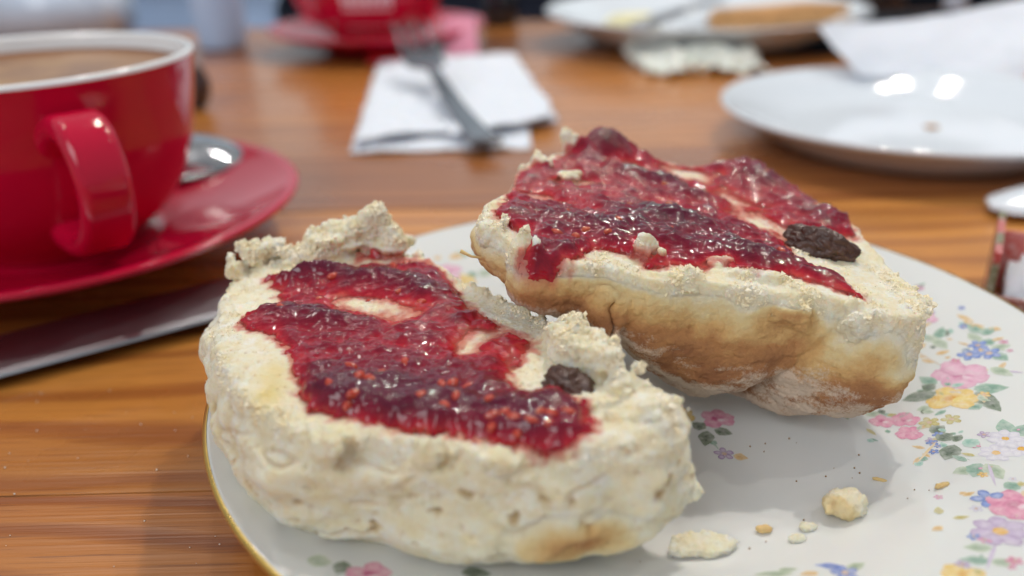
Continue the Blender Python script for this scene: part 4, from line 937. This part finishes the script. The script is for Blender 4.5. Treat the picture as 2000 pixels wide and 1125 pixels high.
panel('rear_panel', 1.7, 62, 30.6, 32.2, 0, 16, lambda x, y, z: (.55, .06, .04))
bm = bmesh.new(); box_bm(bm, 4, 60, 3, 29, .3, 12.5, 2.5); o = bm_obj('paper_packet', bm, M['tissue'], None, (.1135, .182, 0)); o.rotation_euler = (0, rad(3), rad(-30)); tag(o, 'white paper packet inside the printed carton at the right edge', 'packet')
spoon('china_spoon', 'white china spoon end cut off by the right edge of the photo', (.2015, .268, .0035), rad(188), 0, 60, M['white_china'])
o = mesh_obj('dark_bowl_lump', *blob_geo((0, 0, 12), (9, 9, 13), RNG, 24, .12), M['brown'], None, (-.166, .452, 0)); o.name = 'pepper_pot'; tag(o, 'small dark brown pot just behind the near red cup', 'pot')
def jar(name, label, cx, cy, r, h, mat, capm):
    root = empty(name, (cx*MM, cy*MM, 0)); tag(root, label, name.split('_')[-1])
    lathe('jar_body', smooth_prof([(0, .3), (r*.85, .3), (r, 3), (r, h*.7), (r*.8, h*.85), (r*.78, h)], 4), mat, root, seg=40)
    lathe('lid', [(0, h+6), (r*.7, h+6), (r*.84, h+4.5), (r*.84, h-2), (r*.79, h-2)], capm, root, seg=40)
jar('dark_glass_jar', 'small dark glass jar with pale lid beside the far red cup', -4, 745, 15, 40, M['dark_glass'], M['shaker'])
jar('dark_glass_jar', 'dark glass jar at the top right corner of the photo', 330, 790, 30, 60, M['dark_glass'], M['steel'])
jar('white_salt_shaker', 'white salt shaker at the top right of the photo', 388, 760, 9, 60, M['shaker'], M['steel'])
nd = empty('napkin_box', (-.375, .742, 0)); tag(nd, 'pale box of napkins at the top left behind the near cup', 'box')
bm = bmesh.new(); box_bm(bm, -52, 52, -40, 40, .4, 46, 4); bm_obj('box_body', bm, M['shaker'], nd)
bm = bmesh.new(); box_bm(bm, -46, 46, -34, 34, 46.3, 54, 2); bm_obj('napkin_stack', bm, M['tissue'], nd)
gl = empty('water_glass', (-.212, .655, 0)); tag(gl, 'pale bluish glass behind the near red cup', 'glass')
lathe('glass_wall', smooth_prof([(0, .3), (15, .3), (17, 3), (19, 50), (20.5, 110)], 4), M['pale'], gl, seg=48)
def chair(name, label, x0, x1, y, mat, z0=-420, z1=260):
    root = empty(name, ((x0+x1)/2*MM, y*MM, -.72)); tag(root, label, 'chair', 'chairs across the table'); w = (x1-x0)/2
    def f(V, uv): V = V.copy(); V[:, 1] += 40*(1-np.cos((uv[:, 0]-.5)*2.2))*-1; return V
    sheet('backrest', [(-w, 0, 460), (w, 0, 460), (w, 20, 742), (-w, 20, 742)], 20, 10, f, mat, 35, root)
    bm = bmesh.new(); box_bm(bm, -w, w, -20, 380, 400, 450, 14); bm_obj('seat', bm, mat, root)
    for sx in (-1, 1):
        for yy in (10, 350):
            bm = bmesh.new(); box_bm(bm, sx*w*.85-16, sx*w*.85+16, yy-16, yy+16, 0, 400, 3); bm_obj('leg', bm, M['wood'], root)
chair('dining_chair', 'pale blue chair across the table at the top left', -900, -222, 860, M['pale'])
chair('dining_chair', 'dark navy chair across the table behind the far red cup', -215, 240, 860, M['navy'])
chair('dining_chair', 'dark chair across the table at the top right', 260, 900, 860, M['slate'])
